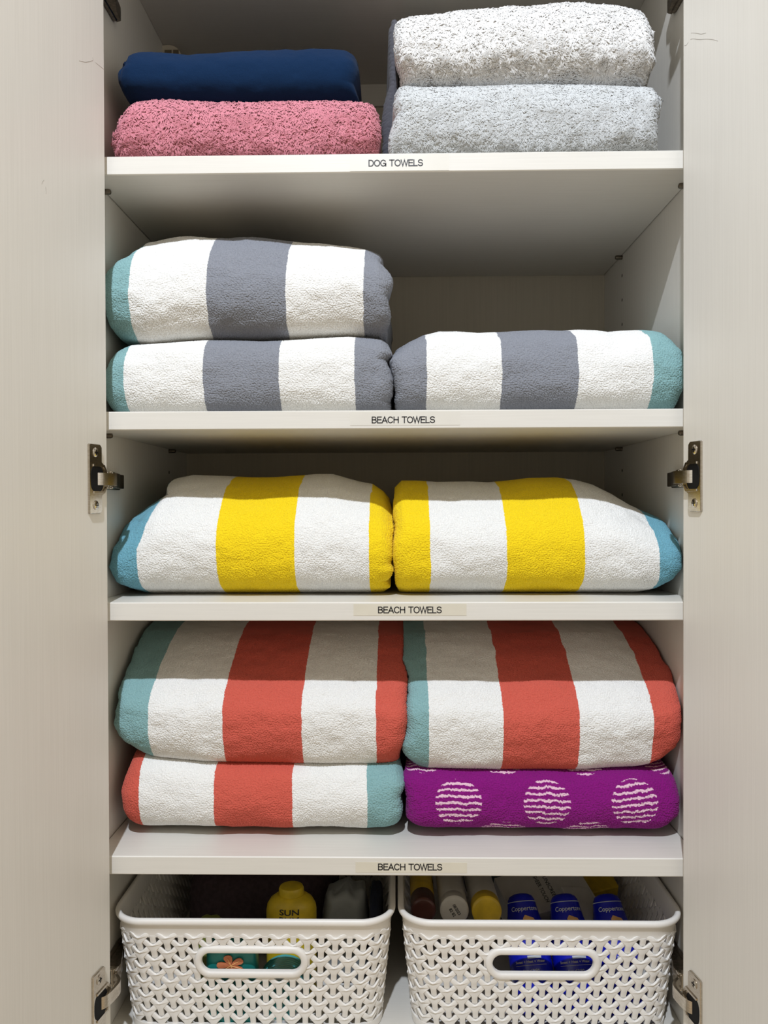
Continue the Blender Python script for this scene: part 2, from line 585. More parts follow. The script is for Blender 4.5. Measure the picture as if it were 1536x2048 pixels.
scuffs = {-1: [[(158, 121.5), (161, 122), (170, 124), (178, 123), (184, 121)], [(185, 115), (186, 119), (184, 122)], [(191, 125), (197, 130), (207, 138)],
               [(83.5, 368), (85, 363), (88, 360)], [(91, 373), (92, 381), (92, 388)]],
          1: [[(1382, 66), (1390, 66), (1402, 68), (1412, 66)], [(1381, 79), (1386, 77.5), (1400, 79), (1412, 78), (1425, 79), (1436, 82)], [(1369, 91), (1373, 90), (1377, 84)]]}
for s in (-1, 1):
    o, u, n = door_frame(s)
    V, F = box(0, 294, -18, 0, -ZO + 100, TOPZ + 16, 0.8)
    P = o[None, :] + V[:, :1] * u[None, :] + V[:, 1:2] * n[None, :]
    P[:, 2] = V[:, 2]
    if s > 0: F = [f[::-1] for f in F]
    d = cpart('door', (P, F), M_LAM_V)
    for pts in scuffs[s]:
        q = np.array([on_door(a, b, s, 0.0) for a, b in pts])
        V, F = tube(smooth_path(q), 0.16, 6)
        mesh_obj('scuff_mark', V, F, M_SCUFF, parent=d)['label'] = 'faint grey scuff mark on the door'


# concealed hinges
def hinge(s, zc):
    o, u, n = door_frame(s)
    fl = [f for f in ()]

    def D3(V, F):            # local (t along door, h off door, z) -> world
        P = o[None, :] + V[:, :1] * u[None, :] + V[:, 1:2] * n[None, :]
        P[:, 2] = V[:, 2] + zc
        return P, (F if s < 0 else [f[::-1] for f in F])

    def mirror(V, F):
        V = V.copy(); V[:, 0] *= -s; V[:, 2] += zc
        return V, (F if s < 0 else [f[::-1] for f in F])

    def dprism(poly, h0, h1, bev):
        V, F = prism(poly, h0, h1, bev)       # (t, z, h)
        return D3(V[:, [0, 2, 1]], [f[::-1] for f in F])
    # arm body on the side panel, coordinates for the left side: x from wall inwards
    XW = -W
    body = join(prism([(XW + 3, 13), (XW + 17.5, 13), (XW + 18.5, 20), (XW + 15, 36), (XW + 10, 50), (XW + 8, 68), (XW + 3, 70)], -7.2, 7.2, 1.0), box(XW + 0.5, XW + 5, 20, 66, -8.5, 8.5, 0.8))
    arm = cpart('hinge', mirror(*body), M_NICKEL_D, smooth=True, sharp=35)
    sub = lambda nm, VF, m, sh=35: mesh_obj(nm, VF[0], VF[1], m, parent=arm, smooth=True, sharp=sh)
    arm_children = []
    # mounting plate, a cross on the wall
    mp = join(box(XW, XW + 2.5, 18, 34, -21.5, 21.5, 0.8), box(XW, XW + 3, 14, 60, -7, 7, 0.6))
    arm_children.append(sub('mounting_plate', mirror(*mp), M_NICKEL_D))
    # link arm curling from the body to the cup
    A = np.array([XW + 13, 10.0]); ox = o[0] if s < 0 else -o[0]
    B = np.array([ox - 6.5, -9 - 22.0])
    path = np.array([(XW + 14, 17), (XW + 15, 11), (ox + 6, -2), (ox + 5, -16), (ox + 2, -25), (ox - 2, -29)])
    path = smooth_path(np.c_[path, np.zeros(len(path))], 4)[:, :2]
    tg = np.gradient(path, axis=0); tg /= np.linalg.norm(tg, axis=1, keepdims=True)
    nr = np.c_[-tg[:, 1], tg[:, 0]]
    poly = np.vstack([path + nr * 1.3, (path - nr * 1.3)[::-1]])
    V, F = prism(poly, -5.8, 5.8)
    arm_children.append(sub('link_arm', mirror(V, F), M_NICKEL))
    # pivot barrel
    piv = join(lathe([(2.0, -8.6), (3.4, -8.4), (3.4, -7.0), (2.6, -6.8), (2.6, 6.8), (3.4, 7.0), (3.4, 8.4), (2.0, 8.6)], (XW + 14, 12, 0), 'z', 20),
               box(XW + 9, XW + 18, 9, 16, -8, -6.4, 0.4), box(XW + 9, XW + 18, 9, 16, 6.4, 8, 0.4))
    arm_children.append(sub('pivot', mirror(*piv), M_NICKEL))
    # clip lever and adjusting screw on the front of the body
    arm_children.append(sub('clip_lever', mirror(*box(XW + 9, XW + 15, 12.4, 14.2, -3.4, 3.4, 0.5)), M_BLACK))
    # flange with round boss, cup and screws (t, z)
    c = 20.0
    ol = [(33, -31.5)] + [(31.5, -32.3), (15.5, -32.3), (13, -30)] + [(13, -17.2)]
    ol += [(c - 17.6 * math.cos(a), 17.6 * math.sin(a)) for a in np.linspace(-1.16, 1.16, 18)]
    ol += [(13, 17.2), (13, 30), (15.5, 32.3), (31.5, 32.3), (33, 31.5)]
    arm_children.append(sub('cup_flange', dprism(ol, 0.0, 2.4, 0.5), M_NICKEL))
    hole = [(c + 1 + 10.5 * math.copysign(abs(math.cos(a)) ** 0.7, math.cos(a)), 12.2 * math.copysign(abs(math.sin(a)) ** 0.7, math.sin(a))) for a in np.linspace(0, 2 * PI, 28, endpoint=False)]
    arm_children.append(sub('hinge_cup', dprism(hole, 0.4, 2.8, 0.2), M_BLACK))
    rim = []
    for zz in (-1, 1):
        rim.append(dprism([(c - 9, zz * 11.5), (c + 8, zz * 11.5), (c + 8, zz * 13.5), (c - 11, zz * 13.5), (c - 15, zz * 7), (c - 13.5, zz * 7)][::zz], 2.0, 3.4, 0.3))
    arm_children.append(sub('cup_lip', join(*rim), M_NICKEL))
    for zz in (-24.5, 24.5):
        prof = [(4.4, 2.0), (4.4, 2.7), (3.6, 3.3), (1.2, 3.5)]
        V, F = lathe(prof, (0, 0, 0), 'z', 20)
        V = V[:, [0, 2, 1]]; V[:, 0] += 23.5; V[:, 2] += zz
        so = sub('screw', D3(V, [f[::-1] for f in F]), M_NICKEL)
        cr = join(box(23.5 - 2.4, 23.5 + 2.4, 3.1, 3.65, zz - 0.5, zz + 0.5), box(23.5 - 0.5, 23.5 + 0.5, 3.1, 3.65, zz - 2.4, zz + 2.4))
        P, F = D3(*cr)
        # drive slot is part of the screw's own mesh
        me2 = mesh_obj('slot_cross', P, F, M_BLACK)
        so.data.materials.append(M_BLACK)
        n0 = len(so.data.polygons)
        import bmesh
        bm = bmesh.new(); bm.from_mesh(so.data); bm.from_mesh(me2.data)
        bm.faces.ensure_lookup_table()
        for f in bm.faces[n0:]: f.material_index = 1
        bm.to_mesh(so.data); bm.free()
        mm = me2.data; bpy.data.objects.remove(me2); bpy.data.meshes.remove(mm)


for s in (-1, 1):
    for zc in (521, 30, -461):
        hinge(s, zc)


# ------------------------------------------------------------------ towels
def catmull(P, n_per, closed=True):
    P = np.asarray(P, float); m = len(P); out = []
    for i in range(m):
        p0, p1, p2, p3 = P[(i - 1) % m], P[i], P[(i + 1) % m], P[(i + 2) % m]
        for t in np.linspace(0, 1, n_per, endpoint=False):
            out.append(0.5 * (2 * p1 + (p2 - p0) * t + (2 * p0 - 5 * p1 + 4 * p2 - p3) * t * t + (3 * p1 - p0 - 3 * p2 + p3) * t ** 3))
    return np.array(out)


def vnoise(u, v, seed, per_v=None):
    """smooth value noise, vectorised"""
    r = np.random.default_rng(seed)
    T = r.random((256, 256)) * 2 - 1
    iu, iv = np.floor(u).astype(int), np.floor(v).astype(int)
    fu, fv = u - iu, v - iv
    fu = fu * fu * fu * (fu * (fu * 6 - 15) + 10); fv = fv * fv * fv * (fv * (fv * 6 - 15) + 10)
    g = lambda a, b: T[a & 255, b & 255]
    return (g(iu, iv) * (1 - fu) * (1 - fv) + g(iu + 1, iv) * fu * (1 - fv) + g(iu, iv + 1) * (1 - fu) * fv + g(iu + 1, iv + 1) * fu * fv)


def loops(u, v, pu, pv, seed, jit=0.35):
    """height of a jittered field of terry loops (0..1)"""
    r = np.random.default_rng(seed)
    JU, JV, JH = r.random((256, 256)), r.random((256, 256)), r.random((256, 256))
    a, b = u / pu, v / pv
    ia, ib = np.floor(a).astype(int), np.floor(b).astype(int)
    best = np.zeros_like(a)
    for di in (-1, 0, 1):
        for dj in (-1, 0, 1):
            ci, cj = ia + di, ib + dj
            cu = ci + 0.5 + jit * (JU[ci & 255, cj & 255] - 0.5) * 2
            cv = cj + 0.5 + jit * (JV[ci & 255, cj & 255] - 0.5) * 2
            d2 = (a - cu) ** 2 + (b - cv) ** 2
            h = (0.75 + 0.25 * JH[ci & 255, cj & 255]) * np.sqrt(np.clip(1 - d2 / 0.34, 0, 1))
            best = np.maximum(best, h)
    return best


PROF_ROUND = [(120, 0), (48, 0), (20, 0.05), (4, 0.19), (0, 0.40), (4, 0.62), (18, 0.81), (50, 0.95), (95, 1.0), (165, 1.0), (225, 0.95), (256, 0.76), (264, 0.42), (254, 0.10), (225, 0)]
PROF_PLUMP = [(120, 0), (46, 0), (18, 0.06), (4, 0.19), (0, 0.37), (6, 0.55), (22, 0.72), (48, 0.86), (80, 0.95), (125, 1.0), (175, 1.0), (230, 0.95), (260, 0.76), (266, 0.42), (256, 0.10), (228, 0)]
PROF_YEL = [(130, 0), (62, 0), (30, 0.05), (7, 0.18), (0, 0.40), (6, 0.58), (26, 0.76), (52, 0.90), (90, 0.99), (150, 1.0), (220, 0.95), (250, 0.76), (256, 0.42), (248, 0.10), (220, 0)]
PROF_COR = [(120, 0), (40, 0), (14, 0.06), (2, 0.22), (0, 0.42), (9, 0.53), (29, 0.65), (83, 0.86), (150, 0.97), (200, 1.0), (240, 0.95), (268, 0.76), (274, 0.42), (266, 0.10), (235, 0)]
PROF_LOW = [(130, 0), (62, 0), (30, 0.07), (8, 0.22), (0, 0.46), (2, 0.70), (12, 0.90), (36, 1.0), (100, 1.0), (165, 1.0), (225, 0.98), (256, 0.8), (264, 0.42), (254, 0.10), (225, 0)]
PROF_FLAT = [(120, 0), (36, 0), (12, 0.08), (2, 0.25), (0, 0.48), (2, 0.7), (12, 0.90), (36, 1.0), (100, 1.0), (165, 1.0), (225, 0.98), (256, 0.8), (264, 0.42), (254, 0.10), (225, 0)]


def conv(pts, Y):
    """(px, py[, depth offset]) -> X, Z arrays"""
    out = []
    for p in pts:
        dy = p[2] if len(p) > 2 else 0
        w = at(p[0], p[1], Y + dy); out.append((w[0], w[2]))
    return np.array(out)


def towel(name, label, group, front, top, bottom, left, right, prof=PROF_ROUND, depth=1.0, zb=None,
          ysil=60, znsil=0.965, ybot=30, dye=None, material=None, loop=(1.55, 1.5, 1.0, 0.28), wrinkle=1.6, seed=1,
          step=0.42, rad=16.0, strands=None, category='towel', ends=11.0):
    top = conv(top, front + ysil); top = top[np.argsort(top[:, 0])]
    zbot_f = (lambda x: np.full_like(x, zb)) if zb is not None else None
    if zb is None:
        bt = conv(bottom, front + ybot); bt = bt[np.argsort(bt[:, 0])]
        zbot_f = lambda x: np.interp(x, bt[:, 0], bt[:, 1])
    ztop_f = lambda x: zbot_f(x) + (np.interp(x, top[:, 0], top[:, 1]) - zbot_f(x)) / znsil
    L = conv(left, front + ends); L = L[np.argsort(L[:, 1])]
    R = conv(right, front + ends); R = R[np.argsort(R[:, 1])]
    lf = lambda z: np.maximum(np.interp(z, L[:, 1], L[:, 0]), -W + 2.0)
    rf = lambda z: np.minimum(np.interp(z, R[:, 1], R[:, 0]), W - 2.0)
    # section loop: dense where it faces the room
    hmean = float(np.mean(ztop_f(np.linspace(L[:, 0].max(), R[:, 0].min(), 20)) - zbot_f(np.linspace(L[:, 0].max(), R[:, 0].min(), 20))))
    C = catmull(prof, 24)
    S = C * np.array([1.0, hmean])
    seg = np.linalg.norm(np.diff(np.vstack([S, S[:1]]), axis=0), axis=1)
    arcl = np.r_[0, np.cumsum(seg)]
    tot = arcl[-1]
    yy = np.r_[C[:, 0], C[0, 0]]; zz = np.r_[C[:, 1], C[0, 1]]
    # marching with variable step
    vs = [0.0]
    while vs[-1] < tot:
        y_here = np.interp(vs[-1], arcl, yy)
        z_here = np.interp(vs[-1], arcl, zz)
        fine = y_here < 100 and not (z_here < 0.01 and y_here > 60)
        vs.append(vs[-1] + (step if fine else min(5.0, step * 6)))
    vs = np.array(vs[:-1])
    sy = np.interp(vs, arcl, yy) ; sz = np.interp(vs, arcl, zz)
    fr = np.clip(sy, 0, None)
    wid = float(np.mean(R[:, 0]) - np.mean(L[:, 0]))
    nu = int(wid / step)
    s = np.linspace(0, 1, nu)
    S_, V_ = np.meshgrid(s, vs, indexing='ij')
    Ysec = np.broadcast_to(sy, S_.shape); Zn = np.broadcast_to(sz, S_.shape)
    x0, x1 = float(np.mean(L[:, 0])), float(np.mean(R[:, 0]))
    X = x0 + (x1 - x0) * S_
    for _ in range(4):
        zb_, zt_ = zbot_f(X), ztop_f(X)
        Z = zb_ + (zt_ - zb_) * Zn
        X = lf(Z) + (rf(Z) - lf(Z)) * S_
    Y = front + Ysec * depth
    # plan rounding at both ends
    dl = X - lf(Z); dr = rf(Z) - X
    dd = np.clip(np.minimum(dl, dr), 0, rad) / rad
    inset = rad * (1 - np.sqrt(np.clip(1 - (1 - dd) ** 2, 0, 1)))
    wfront = np.clip(1 - Ysec / 130.0, 0, 1)
    Y = Y + inset * wfront
    # soft wrinkles along the normal
    P = np.stack([X, Y, Z], -1)

    def normals(P):
        du = np.gradient(P, axis=0); dv = np.gradient(P, axis=1)
        N = np.cross(dv, du); N /= np.linalg.norm(N, axis=-1, keepdims=True) + 1e-9
        return N
    N = normals(P)
    cen = P.mean((0, 1))
    if np.mean(np.sum(N * (P - cen), -1)) < 0: N = -N
    U, Vv = X, V_
    wr = (vnoise(U / 38 + 3, Vv / 22, seed) + 0.5 * vnoise(U / 15, Vv / 11, seed + 1) + 0.22 * vnoise(U / 6, Vv / 5, seed + 2)) * wrinkle * 0.6
    edge = np.clip((np.clip(np.minimum(Zn, 1 - Zn), 0, 0.12) / 0.12), 0.15, 1)
    wr = wr * edge
    P = P + N * wr[..., None]
    N = normals(P)
    if np.mean(np.sum(N * (P - cen), -1)) < 0: N = -N
    Nsm = N
    if loop:
        wu = U + 0.9 * vnoise(U / 12, Vv / 9, seed + 5) + 0.25 * vnoise(U / 3, Vv / 3, seed + 6)
        wv = Vv + 1.1 * vnoise(U / 12, Vv / 10, seed + 7) + 0.25 * vnoise(U / 3, Vv / 3, seed + 8)
        h = loops(wu, wv, loop[0], loop[1], seed + 9, loop[3]) * loop[2]
        fine = np.broadcast_to(np.r_[np.diff(vs), 9] < step * 2, S_.shape)
        P = P + N * np.where(fine, h, loop[2] * 0.6)[..., None]
    nuu, nvv = S_.shape
    idx = np.arange(nuu * nvv).reshape(nuu, nvv)
    a = idx[:-1, :]; b = idx[1:, :]
    F = np.stack([a, np.roll(a, -1, 1), np.roll(b, -1, 1), b], -1).reshape(-1, 4)
    VV = P.reshape(-1, 3)
    colr = dye(X, Vv, Z, (Vv, sy, vs, Zn), seed).reshape(-1, 3) if dye else np.ones((len(VV), 3))
    _q = P.reshape(-1, 3)[F]; _fn = np.cross(_q[:, 1] - _q[:, 0], _q[:, 2] - _q[:, 0])
    flip = float(np.mean(np.sum(_fn * Nsm.reshape(-1, 3)[F[:, 0]], -1))) < 0
    # end caps: rings pulled towards the middle of the fold
    caps_v, caps_f, caps_c = [], [], []
    n0 = len(VV)
    for e, sg in ((0, -1), (nuu - 1, 1)):
        ring = P[e]; ringc = colr.reshape(nuu, nvv, 3)[e]
        cy, cz = ring[:, 1].mean(), ring[:, 2].mean()
        prev = idx[e]
        K = 7
        for k in range(1, K + 1):
            q = k / K
            r = ring.copy()
            r[:, 1] = cy + (ring[:, 1] - cy) * (1 - q)
            r[:, 2] = cz + (ring[:, 2] - cz) * (1 - q * 0.999)
            r[:, 0] = ring[:, 0] * (1 - q) + (ring[:, 0].mean()) * q + sg * (1.5 * math.sin(q * PI / 2) if abs(ring[:, 0]).max() < W - 6 else 0)
            cur = n0 + np.arange(nvv)
            caps_v.append(r); caps_c.append(ringc)
            nx = np.roll(cur, -1); pn = np.roll(prev, -1)
            f = np.stack([prev, cur, nx, pn], -1)
            caps_f.append(f if sg < 0 else f[:, ::-1])
            prev = cur; n0 += nvv
    VV = np.vstack([VV] + caps_v); F = np.vstack([F] + caps_f)
    if flip: F = F[:, ::-1]
    colr = np.vstack([colr] + caps_c)
    if strands:
        sv, sf, scol, snrm = make_strands(P, Nsm, X, Vv, fr, vs, colr.reshape(-1, 3)[:nuu * nvv].reshape(nuu, nvv, 3), seed, **strands)
        nbase = len(VV)
        F = np.vstack([F, sf + len(VV)]); VV = np.vstack([VV, sv]); colr = np.vstack([colr, scol])
    o = mesh_obj(name, VV, F, material or M_TERRY, smooth=True)
    if strands:
        vn = np.zeros(len(VV) * 3, dtype=np.float32); o.data.vertices.foreach_get('normal', vn); vn = vn.reshape(-1, 3)
        vn[nbase:] = snrm
        o.data.normals_split_custom_set_from_vertices(vn)
    ca = o.data.color_attributes.new('dye', 'FLOAT_COLOR', 'POINT')
    ca.data.foreach_set('color', np.c_[colr, np.ones(len(colr))].astype(np.float32).ravel())
    recenter(o, (float((x0 + x1) / 2), front + 120, float(VV[:, 2].min())))
    prop(o, label, category, group)
    return o


def make_strands(P, N, X, Vv, fr, vs, col, seed, n=24000, length=5.0, radius=0.8, curl=0.7, jitter=0.18, height=0.8):
    """short bent pile loops standing on the cloth; seated where the cloth is dense (front, top edge, ends)"""
    r = np.random.default_rng(seed + 40)
    nu, nv = X.shape
    ok = np.where((np.r_[np.diff(vs), 9] < 1.2))[0]
    i = r.integers(1, nu - 1, n); j = ok[r.integers(1, len(ok) - 1, n)]
    p = P[i, j]; nn = N[i, j]
    du = P[np.minimum(i + 2, nu - 1), j] - P[np.maximum(i - 2, 0), j]; du /= np.linalg.norm(du, axis=1, keepdims=True) + 1e-9
    dv = np.cross(nn, du)
    # extra ones on the two end faces
    u, v = X[i, j], Vv[i, j]
    ang = 1.3 * PI * vnoise(u / 16, v / 12, seed + 50) + 1.5 * vnoise(u / 5, v / 3.2, seed + 51) + r.normal(0, jitter, n)
    dirn = np.cos(ang)[:, None] * du + np.sin(ang)[:, None] * dv
    dirn[:, 2] -= 0.55
    dirn /= np.linalg.norm(dirn, axis=1, keepdims=True)
    ln = length * (0.75 + 0.5 * r.random(n))
    lift = 0.55 + 0.30 * vnoise(u / 2.6, v / 2.6, seed + 52) + 0.12 * r.random(n)
    rings = []
    K = 4
    side = np.cross(nn, dirn); side /= np.linalg.norm(side, axis=1, keepdims=True) + 1e-9
    bend = r.normal(0, 0.15, n)
    for k in range(K):
        t = k / (K - 1)
        c = p + nn * (ln * lift * math.sin(t * PI * 0.62) * height)[:, None] + (dirn * curl + side * bend[:, None] * t) * (ln * t * t)[:, None] - nn * 0.5
        rad = radius * [0.8, 1.0, 0.95, 0.45][k]
        rings.append((c, rad))
    V = []
    for c, rad in rings:
        for q in range(4):
            a = q * PI / 2
            V.append(c + (side * math.cos(a) + np.cross(side, dirn * 0.6 + nn * 0.8) * math.sin(a)) * rad)
    V = np.stack(V, 1)              # n, 16, 3
    base = np.arange(n)[:, None] * (K * 4)
    f = []
    for k in range(K - 1):
        for q in range(4):
            f.append([k * 4 + q, (k + 1) * 4 + q, (k + 1) * 4 + (q + 1) % 4, k * 4 + (q + 1) % 4])
    f.append([15, 14, 13, 12])
    f = np.array(f)
    F = (base[:, :, None] + f[None]).reshape(-1, 4)
    c = col[i, j] * (0.94 + 0.12 * r.random((n, 1)))
    c = np.repeat(c[:, None, :], K * 4, 1).reshape(-1, 3)
    V3 = V.reshape(n, K, 4, 3); ctr = V3.mean(2, keepdims=True)
    g = V3 - ctr; g /= np.linalg.norm(g, axis=-1, keepdims=True) + 1e-9
    g = g * 0.38 + nn[:, None, None, :] * 0.9
    g /= np.linalg.norm(g, axis=-1, keepdims=True)
    return V.reshape(-1, 3), F, c, g.reshape(-1, 3)


WHT = (0.77, 0.765, 0.74)
GRY = (0.232, 0.243, 0.275)
TEAL = (0.23, 0.40, 0.41)
AQUA = (0.15, 0.36, 0.45)
YEL = (0.82, 0.60, 0.010)
CORAL = (0.58, 0.108, 0.075)
PUR = (0.22, 0.006, 0.175)


def stripes(bounds, cols, front, py, lean=None):
    xs = [at(b, py, front + 2)[0] for b in bounds]

    def f(X, V, Z, info, seed):
        j = X + 0.8 * vnoise(X * 0 + V / 14, V * 0, seed + 70)[...] + 0.22 * vnoise(X / 1.3, V / 1.3, seed + 71)
        out = np.empty(X.shape + (3,)); out[:] = cols[0]
        zn = info[3]
        for k, (x, c) in enumerate(zip(xs, cols[1:])):
            ln = lean[k] if lean else 0.0
            out[j - ln * np.clip((zn - 0.45) / 0.35, 0, 1) > x] = c
        return out
    return f


def plain(c):
    def f(X, V, Z, info, seed):
        out = np.empty(X.shape + (3,)); out[:] = c
        return out
    return f


def dots(centers, front):
    """pink-white hooped circles knitted into purple: centres given as x, z on the front"""
    def f(X, V, Z, info, seed):
        out = np.empty(X.shape + (3,)); out[:] = PUR
        _, sy, vs, _zn = info
        zz = Z[X.shape[0] // 2]
        xx = X + 0.5 * vnoise(X / 2, V / 2, seed + 80)
        vv = V + 1.0 * vnoise(X / 7, V / 9, seed + 81) + 0.8 * vnoise(X / 1.5, V / 3, seed + 82) + 0.035 * (X - _pc[0]) * np.sin((X - _pc[0]) / 60)
        for cx, dv in centers:
            r2 = (xx - cx) ** 2 + (V - (VC0 + dv)) ** 2
            ph = ((vv - VC0 - dv) / 6.2 + 0.5) % 1.0
            m = (r2 < 23.5 ** 2) & (np.abs(ph - 0.5) < 0.19)
            out[m] = (0.74, 0.50, 0.60)
        return out
    return f


TOWELS = 'folded towels on the cupboard shelves'
# --- top shelf
plush = dict(n=60000, length=3.6, radius=0.58, curl=0.6)
towel('folded_towel', 'pink plush towel folded under the navy one on the top shelf', 'dog towels on the top shelf', 14,
      [(211, 236, -40), (235, 219, -20), (270, 207), (356, 205), (450, 208), (551, 208), (669, 207), (743, 210), (756, 226)], None,
      [(236, 318), (231, 297), (220, 273), (216, 250), (214, 234), (222, 215)],
      [(756, 318), (755, 297), (761, 273), (759, 254), (752, 226), (748, 205)],
      prof=PROF_FLAT, zb=SH[0] + 2.5, ysil=14, znsil=0.92, dye=plain((0.70, 0.265, 0.32)), material=M_PLUSH, loop=(2.6, 2.6, 1.0, 0.4), wrinkle=2.2, seed=11,
      step=0.8, strands=plush)
towel('folded_towel', 'navy blue smooth towel folded on top of the pink one', 'dog towels on the top shelf', 24,
      [(240, 118, -15), (250, 107), (262, 104), (286, 102), (329, 106), (376, 109), (419, 105), (473, 103), (528, 101), (571, 98.6), (591, 100), (622, 95.5), (661, 97), (692, 101), (706, 106), (716, 118)],
      [(240, 204), (262, 206), (450, 209), (551, 208), (669, 207), (717, 206)],
      [(262, 212), (252, 196), (243, 180), (237, 165), (236, 150), (244, 138), (242, 117), (247, 105)],
      [(718, 212), (716, 190), (709, 170), (715, 152), (718, 129), (712, 111)],
      ysil=18, ybot=14, znsil=0.82, dye=plain((0.003, 0.018, 0.056)), material=M_FELT, loop=(1.1, 1.1, 0.16, 0.5), wrinkle=1.3, seed=21, step=0.8)
towel('folded_towel', 'pale grey plush towel folded under the fluffy white one', 'dog towels on the top shelf', 14,
      [(783, 200, -15), (788, 184), (800, 173), (847, 177), (955, 176), (1049, 171), (1170, 171), (1277, 175), (1303, 176), (1320, 183), (1329, 198, -15)], None,
      [(777, 318), (778, 279), (785, 258), (795, 232), (786, 206), (790, 185)],
      [(1316, 318), (1314, 275), (1314, 249), (1320, 223), (1329, 200), (1320, 180)],
      prof=PROF_FLAT, zb=SH[0] + 2.5, ysil=14, znsil=0.92, dye=plain((0.64, 0.655, 0.655)), material=M_PLUSH, loop=(2.2, 2.2, 0.9, 0.4), wrinkle=2.2, seed=31,
      step=0.8, strands=dict(n=110000, length=2.4, radius=0.46, curl=0.65, height=0.6))
towel('folded_towel', 'fluffy bright white towel folded on top of the pale grey one', 'dog towels on the top shelf', 20,
      [(786, 55, -10), (788, 42), (797, 36), (826, 36), (882, 30), (925, 21), (998, 16), (1084, 10), (1127, 4), (1170, 3), (1204, 8), (1247, 18), (1281, 27), (1300, 38), (1309, 60, -15)],
      [(790, 174), (804, 173), (955, 177), (1041, 173), (1148, 170), (1288, 174), (1300, 172)],
      [(807, 180), (804, 158), (799, 129), (793, 103), (788, 64), (792, 40)],
      [(1286, 180), (1294, 159), (1305, 125), (1305, 95), (1309, 60), (1300, 36)],
      ysil=20, ybot=21, znsil=0.84, dye=plain((0.86, 0.85, 0.83)), material=M_PLUSH, loop=(2.6, 2.6, 1.0, 0.4), wrinkle=3.0, seed=41,
      step=0.8, strands=dict(n=130000, length=3.8, radius=0.46, curl=0.6, height=0.55))
towel('folded_towel', 'slate grey towel edge squeezed in left of the white and pale grey pair', 'dog towels on the top shelf', 60,
      [(770, 66), (776, 48), (786, 46), (796, 50)], None,
      [(765, 318), (767, 290), (764, 262), (769, 215), (779, 180), (778, 120), (779, 60), (784, 46)],
      [(796, 318), (797, 48)],
      prof=[(90, 0), (30, 0), (12, 0.05), (2, 0.2), (0, 0.5), (2, 0.8), (12, 0.95), (36, 1.0), (100, 1.0), (200, 0.98), (240, 0.8), (244, 0.42), (238, 0.10), (200, 0)],
      zb=SH[0] + 2, ysil=14, znsil=0.94, dye=plain((0.09, 0.09, 0.105)), material=M_PLUSH, loop=(2.2, 2.2, 0.9, 0.4), wrinkle=1.0, seed=45, step=1.0, rad=6)

# --- second shelf: grey stripes
G2 = 'grey striped beach towels'
towel('folded_beach_towel', 'grey and white striped towel, lower one of the two stacked on the second shelf', G2, 16,
      [(212, 714, -25), (226, 700, -15), (269, 694), (365, 687), (412, 684), (468, 684), (528, 686), (571, 684), (627, 681), (698, 677), (740, 680), (762, 682), (778, 690), (785, 705, -15)], None,
      [(224, 826), (214, 800), (206, 760), (210, 720), (222, 695)],
      [(780, 826), (777, 803), (786, 789), (788, 761), (779, 737), (772, 720), (783, 706), (776, 688)],
      prof=PROF_FLAT, zb=SH[1], ysil=30, znsil=0.98, dye=stripes((250, 407, 559, 709.5), (TEAL, WHT, GRY, WHT, GRY), 16, 761), seed=51, wrinkle=1.8)
towel('folded_beach_towel', 'plump grey and white striped towel stacked on top of another on the second shelf', G2, 14,
      [(206, 540, -35), (216, 524, -28), (222, 515, -22), (269, 499, -10), (309, 489), (341, 483), (381, 477), (412, 477), (444, 479), (468, 480), (508, 479), (567, 484), (595, 489), (627, 490), (667, 494), (698, 499), (734, 504), (758, 513), (776, 530, -15)],
      [(206, 652, -10), (214, 660), (238, 677), (269, 686), (309, 692), (365, 684), (412, 682), (468, 683), (528, 684), (571, 682), (627, 679), (698, 675), (722, 677), (762, 680), (780, 672)],
      [(250, 700), (222, 670), (210, 645), (205, 600), (206, 550), (216, 520), (240, 500)],
      [(764, 700), (768, 672), (773, 650), (782, 630), (778, 614), (776, 594), (783, 570), (782, 550), (775, 528), (760, 508)],
      prof=PROF_PLUMP, ysil=78, ybot=36, znsil=0.945, dye=stripes((258, 413.6, 572, 727), (TEAL, WHT, GRY, WHT, GRY), 14, 600), seed=61, wrinkle=2.2)
towel('folded_beach_towel', 'grey and white striped towel with teal end, alone on the right of the second shelf', G2, 16,
      [(776, 722, -30), (786, 697, -15), (820, 685), (847, 672), (877, 664), (913, 663), (954, 666), (998, 665), (1051, 662), (1091, 661), (1123, 663), (1152, 661), (1188, 662), (1216, 665), (1244, 662), (1285, 660), (1317, 664), (1341, 670), (1357, 680, -15), (1370, 695, -35)], None,
      [(796, 826), (790, 801), (793, 788), (790, 768), (789, 752), (783, 736), (776, 720), (792, 690)],
      [(1352, 826), (1360, 812), (1368, 780), (1372, 740), (1368, 700), (1350, 672)],
      zb=SH[1], ysil=50, znsil=0.955, dye=stripes((854, 1004, 1157, 1306), (GRY, WHT, GRY, WHT, TEAL), 16, 744), seed=71, wrinkle=1.9)

